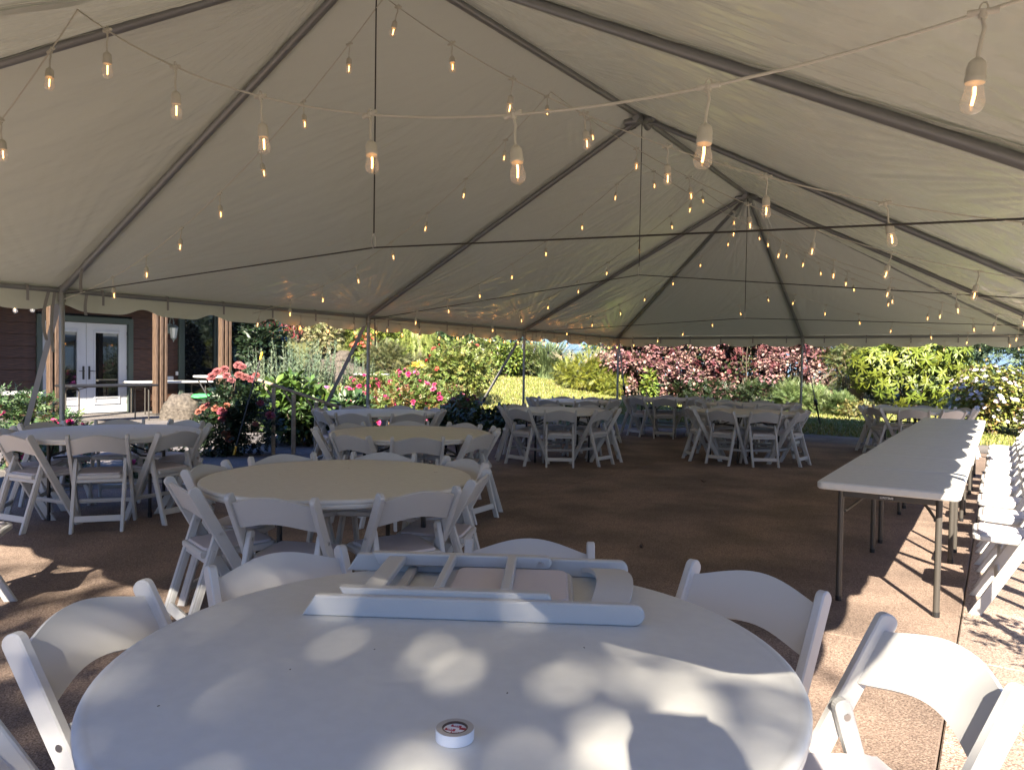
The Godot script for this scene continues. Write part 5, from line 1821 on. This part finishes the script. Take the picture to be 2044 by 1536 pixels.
	for k in 46:
		var an := spin(1.0)
		var tip := Vector3(sin(an) * rng.randf_range(0.3, 0.8), rng.randf_range(0.8, 1.6), rng.randf_range(0.45, 0.95))
		tw.tube(PackedVector3Array([Vector3(spin(0.06), 0.15, 0.45), Vector3(tip.x * 0.4, tip.y * 0.55, 0.35 + tip.z * 0.45), tip]), 0.012, 0.004, 5)
	part("bare_twigs", tw.mesh(), mats.pale_twig, o)
	bush("thinning_conifer", "browner conifer between the twiggy one and the rhododendron", 10.7, 23.0, 0.95, 2.7, "needle", 1900, 0.24, Color(0.15, 0.14, 0.05), Color(0.2, 0.14, 0.07), 0.4, 0.0, "conifer")
	# --- rhododendron with long leaves in whorls
	o = shrub("rhododendron", "big yellow-green rhododendron with whorls of long drooping leaves", "rhododendron", 10.75, 20.3)
	stems(o, 9, 1.0, 1.6, 0.035, mats.bark)
	var blobs := [[Vector3(0, 1.2, -0.1), Vector3(1.55, 1.15, 1.0)]]
	for k in 9:
		var an := TAU * k / 9.0
		blobs.append([Vector3(cos(an) * 1.0, rng.randf_range(0.6, 1.75), sin(an) * 0.65), Vector3(0.65, 0.55, 0.5)])
	crown(o, "foliage", "whorl", blobs, 760, 0.185, Color(0.165, 0.205, 0.024), Color(0.12, 0.17, 0.024), 0.35, 0.1, 0.2)
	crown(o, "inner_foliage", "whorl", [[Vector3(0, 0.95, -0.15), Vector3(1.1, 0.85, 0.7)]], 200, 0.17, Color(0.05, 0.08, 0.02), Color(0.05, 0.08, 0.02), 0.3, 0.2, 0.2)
	# --- azalea
	o = bush("white_azalea", "azalea covered in white flowers with orange-tinged leaves beside the rhododendron", 10.55, 16.5, 1.05, 1.5, "oval", 3800, 0.10, Color(0.22, 0.25, 0.05), Color(0.28, 0.19, 0.06), 0.22, 0.0, "azalea")
	blooms(o, "blossoms", "star", 170, 0.3, 1.5, 1.0, 0.115, Color(0.78, 0.72, 0.70), Color(0.74, 0.6, 0.58), 0.3)
	bush("white_azalea", "smaller white azalea at the frame's edge before the grass", 11.1, 15.6, 0.6, 0.75, "oval", 1100, 0.11, Color(0.15, 0.19, 0.05), Color(0.25, 0.17, 0.06), 0.2, 0.0, "azalea")
	blooms(get_node("white_azalea_001"), "blossoms", "star", 40, 0.2, 0.75, 0.55, 0.11, Color(0.78, 0.73, 0.71), Color(0.74, 0.6, 0.58), 0.3)
	# --- trees behind
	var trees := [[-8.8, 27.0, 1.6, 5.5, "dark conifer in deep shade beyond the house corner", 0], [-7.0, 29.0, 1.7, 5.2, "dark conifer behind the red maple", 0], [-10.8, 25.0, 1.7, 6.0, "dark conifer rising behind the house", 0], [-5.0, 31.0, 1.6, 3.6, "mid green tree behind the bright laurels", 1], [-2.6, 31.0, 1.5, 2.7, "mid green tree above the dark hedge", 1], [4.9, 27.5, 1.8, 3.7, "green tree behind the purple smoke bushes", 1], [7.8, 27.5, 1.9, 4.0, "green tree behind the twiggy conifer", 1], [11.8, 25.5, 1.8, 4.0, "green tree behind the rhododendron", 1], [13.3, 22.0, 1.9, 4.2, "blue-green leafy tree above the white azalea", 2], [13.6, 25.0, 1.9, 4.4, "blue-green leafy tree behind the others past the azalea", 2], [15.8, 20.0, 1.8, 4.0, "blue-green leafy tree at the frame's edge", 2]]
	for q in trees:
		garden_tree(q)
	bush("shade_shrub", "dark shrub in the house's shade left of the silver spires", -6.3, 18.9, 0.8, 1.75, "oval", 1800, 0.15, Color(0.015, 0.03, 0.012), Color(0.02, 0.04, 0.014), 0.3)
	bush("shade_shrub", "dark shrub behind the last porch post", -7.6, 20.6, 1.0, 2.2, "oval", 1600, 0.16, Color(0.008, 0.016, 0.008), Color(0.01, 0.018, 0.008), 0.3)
	# far trees on the slope below, before the mountains
	for q in [[7.6, 62.0, 1.1, 6.3, "small dark fir standing alone far off before the mountains", 0], [9.2, 66.0, 1.0, 5.4, "shorter far-off fir beside the lone dark one", 0]]:
		garden_tree(q)
	build_lawn()
	# --- trees behind the view that dapple the first table, and a potted rose off to the side
	shade_tree(at(-1.6, 0, -10.2))
	o = thing("side_rose", "leafy rose growing beside the buffet tables, its leaf shadows on the sunny paving", "rose bush", at(2.75, 0, 2.1))
	stems(o, 5, 0.3, 1.1, 0.012, mats.bark)
	crown(o, "foliage", "sprig", [[Vector3(0, 1.0, 0), Vector3(0.4, 0.4, 0.4)], [Vector3(0.25, 0.65, 0.1), Vector3(0.35, 0.3, 0.3)]], 330, 0.12, green, lime, 0.2)
	# hedge and trees across the open side, seen only as reflections in the doors and the vinyl
	for q in [[13.0, 4.0, 2.4, 3.2, "broad green tree across the lawn from the buffet tables", 1], [14.5, -1.0, 2.4, 3.6, "second green tree across the lawn", 1], [13.5, 9.5, 2.2, 3.2, "green tree beyond the buffet tables' chairs", 1]]:
		garden_tree(q)


func rose_mesh(tone: Color) -> ArrayMesh:
	var st := Shape.new()
	st.tint = tone
	for ring in 4:
		var n: int = [7, 6, 5, 3][ring]
		st.tint = tone.lerp(tone * 1.5, 0.33 * ring)
		for k in n:
			var an := TAU * (k + ring * 0.37) / n
			var lean: float = [0.25, 0.65, 1.4, 3.0][ring]
			petal(st, Vector3(cos(an), 0, sin(an)) * 0.03 + Vector3(0, 0.03 * ring, 0), Vector3(cos(an), lean, sin(an)).normalized(), Vector3(-cos(an) * lean, 1, -sin(an) * lean).normalized(), [0.52, 0.46, 0.40, 0.36][ring], [0.5, 0.45, 0.36, 0.3][ring])
	return st.mesh()


func garden_tree(q: Array) -> void:
	var kind: int = q[5]
	var o := shrub(["dark_conifer", "leafy_tree", "blue_green_tree"][kind], q[4], "tree", q[0], q[1])
	var wide: float = q[2]
	var tall: float = q[3]
	var st := Shape.new()
	st.tube(PackedVector3Array([Vector3(0, -0.3, 0), Vector3(0.05, tall * 0.4, 0), Vector3(0, tall * 0.92, 0)]), 0.05 + tall * 0.02, 0.02, 8)
	for k in 7:
		var an := k * 2.4
		var y := tall * (0.25 + 0.08 * k)
		st.tube(PackedVector3Array([Vector3(0, y, 0), Vector3(cos(an), 0.25, sin(an)) * wide * 0.5 + Vector3(0, y, 0), Vector3(cos(an), 0.3, sin(an)) * wide * 0.8 + Vector3(0, y, 0)]), 0.035, 0.01, 6)
	part("trunk", st.mesh(), mats.bark, o)
	var blobs := []
	for k in 12:
		var f := (k + 0.5) / 12.0
		var an := k * 2.4
		var r := wide * ((1.05 - f) if kind == 0 else sin((f * 0.8 + 0.15) * PI))
		blobs.append([Vector3(cos(an) * r * 0.55, tall * (0.14 + 0.82 * f), sin(an) * r * 0.55), Vector3(r * 0.6 + 0.15, tall * 0.11, r * 0.6 + 0.15)])
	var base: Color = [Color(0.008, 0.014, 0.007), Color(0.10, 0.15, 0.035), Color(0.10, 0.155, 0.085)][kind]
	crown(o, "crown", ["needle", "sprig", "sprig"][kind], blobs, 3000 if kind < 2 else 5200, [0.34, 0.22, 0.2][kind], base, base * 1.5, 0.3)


func build_lawn() -> void:
	var xfs := []
	var cols := []
	var tries := 0
	while xfs.size() < 80000 and tries < 400000:
		tries += 1
		var x := rng.randf_range(-3.5, 13.0)
		var z := rng.randf_range(13.0, 27.0)
		var t := frame.inverse() * Vector3(x, 0, -z)
		if -t.z < 16.9 and t.x > -8.2 and t.x < 5.5:
			continue
		if x > 3.4 and z > 21.8 or z > 25.5:
			continue
		var lean := Vector3(spin(0.45), 1, spin(0.45))
		xfs.append(Transform3D(facing(lean, Vector3(spin(1), 0.2, spin(1)), rng.randf_range(0.035, 0.085)), Vector3(x, land(x, z) - 0.012, -z)))
		cols.append(shade(Color(0.20, 0.23, 0.05), 0.2, Color(0.32, 0.28, 0.11), 0.3))
	swarm("grass", leaf("lance"), mats.leaf, self, xfs, cols).set_meta("label", "short sunlit lawn grass rising behind the tent")


func shade_tree(where: Vector3) -> void:
	var o := thing("shade_tree", "tall leafy tree behind the viewpoint dappling the first round table", "tree", where)
	var st := Shape.new()
	st.tube(PackedVector3Array([Vector3(-2.5, -0.1, 0), Vector3(-2.4, 2.6, 0), Vector3(-2.0, 5.2, 0), Vector3(-1.3, 8.2, 0), Vector3(-0.9, 10.6, 0)]), 0.2, 0.05, 10)
	for k in 9:
		var y := 6.2 + 0.5 * k
		var an := k * 2.4
		st.tube(PackedVector3Array([Vector3(-1.9 + 0.1 * k, y, 0), Vector3(-1.4 + cos(an) * 0.9, y + 0.3, sin(an) * 0.9), Vector3(-1.0 + cos(an) * 1.7, y + 0.6, sin(an) * 1.7)]), 0.05, 0.012, 6)
	part("trunk", st.mesh(), mats.bark, o)
	var xfs := []
	var cols := []
	for k in 96:
		var c := Vector3(-1.0 + spin(1.75), 9.1 + spin(1.0), spin(1.3))
		for j in 42:
			var d := Vector3(rng.randfn(), rng.randfn() * 0.6, rng.randfn()) * 0.5
			xfs.append(Transform3D(facing(Vector3(spin(1), spin(0.5) - 0.2, spin(1)), Vector3(spin(1), 1, spin(1)), rng.randf_range(0.12, 0.2)), c + d))
			cols.append(shade(Color(0.08, 0.14, 0.03), 0.2))
	swarm("crown", leaf("oval"), mats.leaf, o, xfs, cols)


# one continuous skin round tapered bones [from, to, radius, radius], meshed as surface nets
func flesh(st: Shape, bones: Array, cell: float, blend: float) -> void:
	var lo := Vector3.INF
	var hi := -Vector3.INF
	for b in bones:
		for p in [b[0], b[1]]:
			lo = lo.min(p - Vector3.ONE * (maxf(b[2], b[3]) + cell * 2.0))
			hi = hi.max(p + Vector3.ONE * (maxf(b[2], b[3]) + cell * 2.0))
	var n := Vector3i(((hi - lo) / cell).ceil()) + Vector3i.ONE
	var d := PackedFloat32Array()
	d.resize(n.x * n.y * n.z)
	d.fill(1.0)
	for b in bones:
		var a: Vector3 = b[0]
		var ab: Vector3 = b[1] - a
		var sq := maxf(ab.length_squared(), 1e-8)
		var reach := maxf(b[2], b[3]) + blend + cell * 2.0
		var i0 := Vector3i(((a.min(b[1]) - Vector3.ONE * reach - lo) / cell).floor()).clamp(Vector3i.ZERO, n - Vector3i.ONE)
		var i1 := Vector3i(((a.max(b[1]) + Vector3.ONE * reach - lo) / cell).ceil()).clamp(Vector3i.ZERO, n - Vector3i.ONE)
		for z in range(i0.z, i1.z + 1):
			for y in range(i0.y, i1.y + 1):
				for x in range(i0.x, i1.x + 1):
					var p := lo + Vector3(x, y, z) * cell
					var t := clampf((p - a).dot(ab) / sq, 0.0, 1.0)
					var e := p.distance_to(a + ab * t) - lerpf(b[2], b[3], t)
					var k := (z * n.y + y) * n.x + x
					var h := maxf(blend - absf(d[k] - e), 0.0) / blend
					d[k] = minf(d[k], e) - h * h * blend * 0.25
	var at := {}
	var step := [1, n.x, n.x * n.y]
	for z in n.z - 1:
		for y in n.y - 1:
			for x in n.x - 1:
				var k := (z * n.y + y) * n.x + x
				var inside := 0
				for c in 8:
					if d[k + (c & 1) + ((c >> 1) & 1) * n.x + (c >> 2) * n.x * n.y] < 0.0:
						inside += 1
				if inside == 0 or inside == 8:
					continue
				var sum := Vector3.ZERO
				var hits := 0
				for c in 8:
					for ax in 3:
						if c & (1 << ax):
							continue
						var da := d[k + (c & 1) + ((c >> 1) & 1) * n.x + (c >> 2) * n.x * n.y]
						var db := d[k + (c & 1) + ((c >> 1) & 1) * n.x + (c >> 2) * n.x * n.y + step[ax]]
						if (da < 0.0) != (db < 0.0):
							var o := Vector3(c & 1, (c >> 1) & 1, c >> 2)
							o[ax] += da / (da - db)
							sum += o
							hits += 1
				var g := Vector3(d[k + 1] - d[k], d[k + n.x] - d[k], d[k + n.x * n.y] - d[k])
				at[k] = st.put(lo + (Vector3(x, y, z) + sum / hits) * cell, g.normalized() if g.length() > 1e-6 else Vector3.UP)
	for z in range(1, n.z - 1):
		for y in range(1, n.y - 1):
			for x in range(1, n.x - 1):
				var k := (z * n.y + y) * n.x + x
				for ax in 3:
					var s0: bool = d[k] < 0.0
					if s0 == (d[k + step[ax]] < 0.0):
						continue
					var u: int = step[(ax + 1) % 3]
					var w: int = step[(ax + 2) % 3]
					var q := [at[k - u - w], at[k - w], at[k], at[k - u]]
					if not s0:
						q.reverse()
					st.idx(q[0], q[1], q[2]); st.idx(q[0], q[2], q[3])


func build_person() -> void:
	var o := thing("person", "tall person behind the viewpoint holding up a phone, shadow falling on the tape table", "person", at(0.15, 0, -0.30))
	# local axes: -z is the way the person looks
	var st := Shape.new()
	var neck := Vector3(0, 1.54, 0.02)
	var bones := [[Vector3(0, 1.0, 0.05), Vector3(0, 1.22, 0.06), 0.15, 0.145], [Vector3(-0.08, 1.36, 0.05), Vector3(0.08, 1.36, 0.05), 0.135, 0.135], [Vector3(-0.16, 1.47, 0.04), Vector3(0.16, 1.47, 0.04), 0.075, 0.075], [neck, Vector3(0, 1.64, -0.03), 0.062, 0.058], [Vector3(0, 1.70, -0.06), Vector3(0, 1.765, -0.065), 0.078, 0.095], [Vector3(0, 1.66, -0.115), Vector3(0, 1.70, -0.13), 0.045, 0.05], [Vector3(0, 1.715, -0.155), Vector3(0, 1.69, -0.175), 0.01, 0.016]]
	for s in [-1.0, 1.0]:
		var hand := Vector3(-0.15 + s * 0.062, 1.40, -0.24)
		var elbow := Vector3(s * 0.27, 1.17, -0.10)
		bones.append_array([[Vector3(s * 0.20, 1.46, 0.04), elbow, 0.062, 0.046], [elbow, hand.lerp(elbow, 0.2), 0.046, 0.030], [Vector3(s * 0.09, 0.96, 0.05), Vector3(s * 0.10, 0.52, 0.02), 0.105, 0.062], [Vector3(s * 0.10, 0.52, 0.02), Vector3(s * 0.11, 0.09, 0.07), 0.060, 0.040], [Vector3(s * 0.11, 0.045, 0.10), Vector3(s * 0.125, 0.04, -0.10), 0.042, 0.036], [Vector3(s * 0.082, 1.70, -0.05), Vector3(s * 0.09, 1.735, -0.045), 0.014, 0.017]])
	flesh(st, bones, 0.02, 0.05)
	part("body", st.mesh(), mats.dark_cloth, o)
	for s in [-1.0, 1.0]:
		var palm := Vector3(-0.15 + s * 0.062, 1.40, -0.24)
		var wrist := palm.lerp(Vector3(s * 0.27, 1.17, -0.10), 0.22)
		var grip := [[wrist, palm, 0.024, 0.03]]
		for f in 4:
			var root := palm + Vector3(s * 0.004, 0.036 - 0.022 * f, -0.012)
			var knuckle := root + Vector3(-s * 0.006, 0.004, -0.034)
			grip.append([root, knuckle, 0.0095, 0.009])
			grip.append([knuckle, knuckle + Vector3(-s * (0.034 - 0.003 * f), 0.002, -0.004), 0.009, 0.008])
		grip.append([palm + Vector3(-s * 0.005, -0.02, 0.012), palm + Vector3(-s * 0.036, 0.012, 0.014), 0.012, 0.0095])
		st = Shape.new()
		flesh(st, grip, 0.005, 0.012)
		part("hand", st.mesh(), mats.skin, o)
	st = Shape.new()
	st.lathe([Vector2(0.094, 0.0), Vector2(0.102, 0.012), Vector2(0.103, 0.05), Vector2(0.09, 0.088), Vector2(0.05, 0.104), Vector2(0.0, 0.107)], 28, Transform3D(Basis.IDENTITY, Vector3(0, 1.762, -0.062)))
	st.box(Transform3D(Basis(Vector3.RIGHT, 0.12), Vector3(0, 1.768, -0.19)), Vector3(0.15, 0.008, 0.12), 0.003)
	part("cap", st.mesh(), mats.dark_cloth, o)
	var ph := thing("phone", "dark phone held up in both hands behind the viewpoint", "phone", at(0.0, 1.33, -0.066))
	st = Shape.new()
	st.box(Transform3D(Basis.IDENTITY, Vector3(0, 0.072, 0)), Vector3(0.072, 0.148, 0.008), 0.003)
	part("casing", st.mesh(), mats.broom_black, ph)
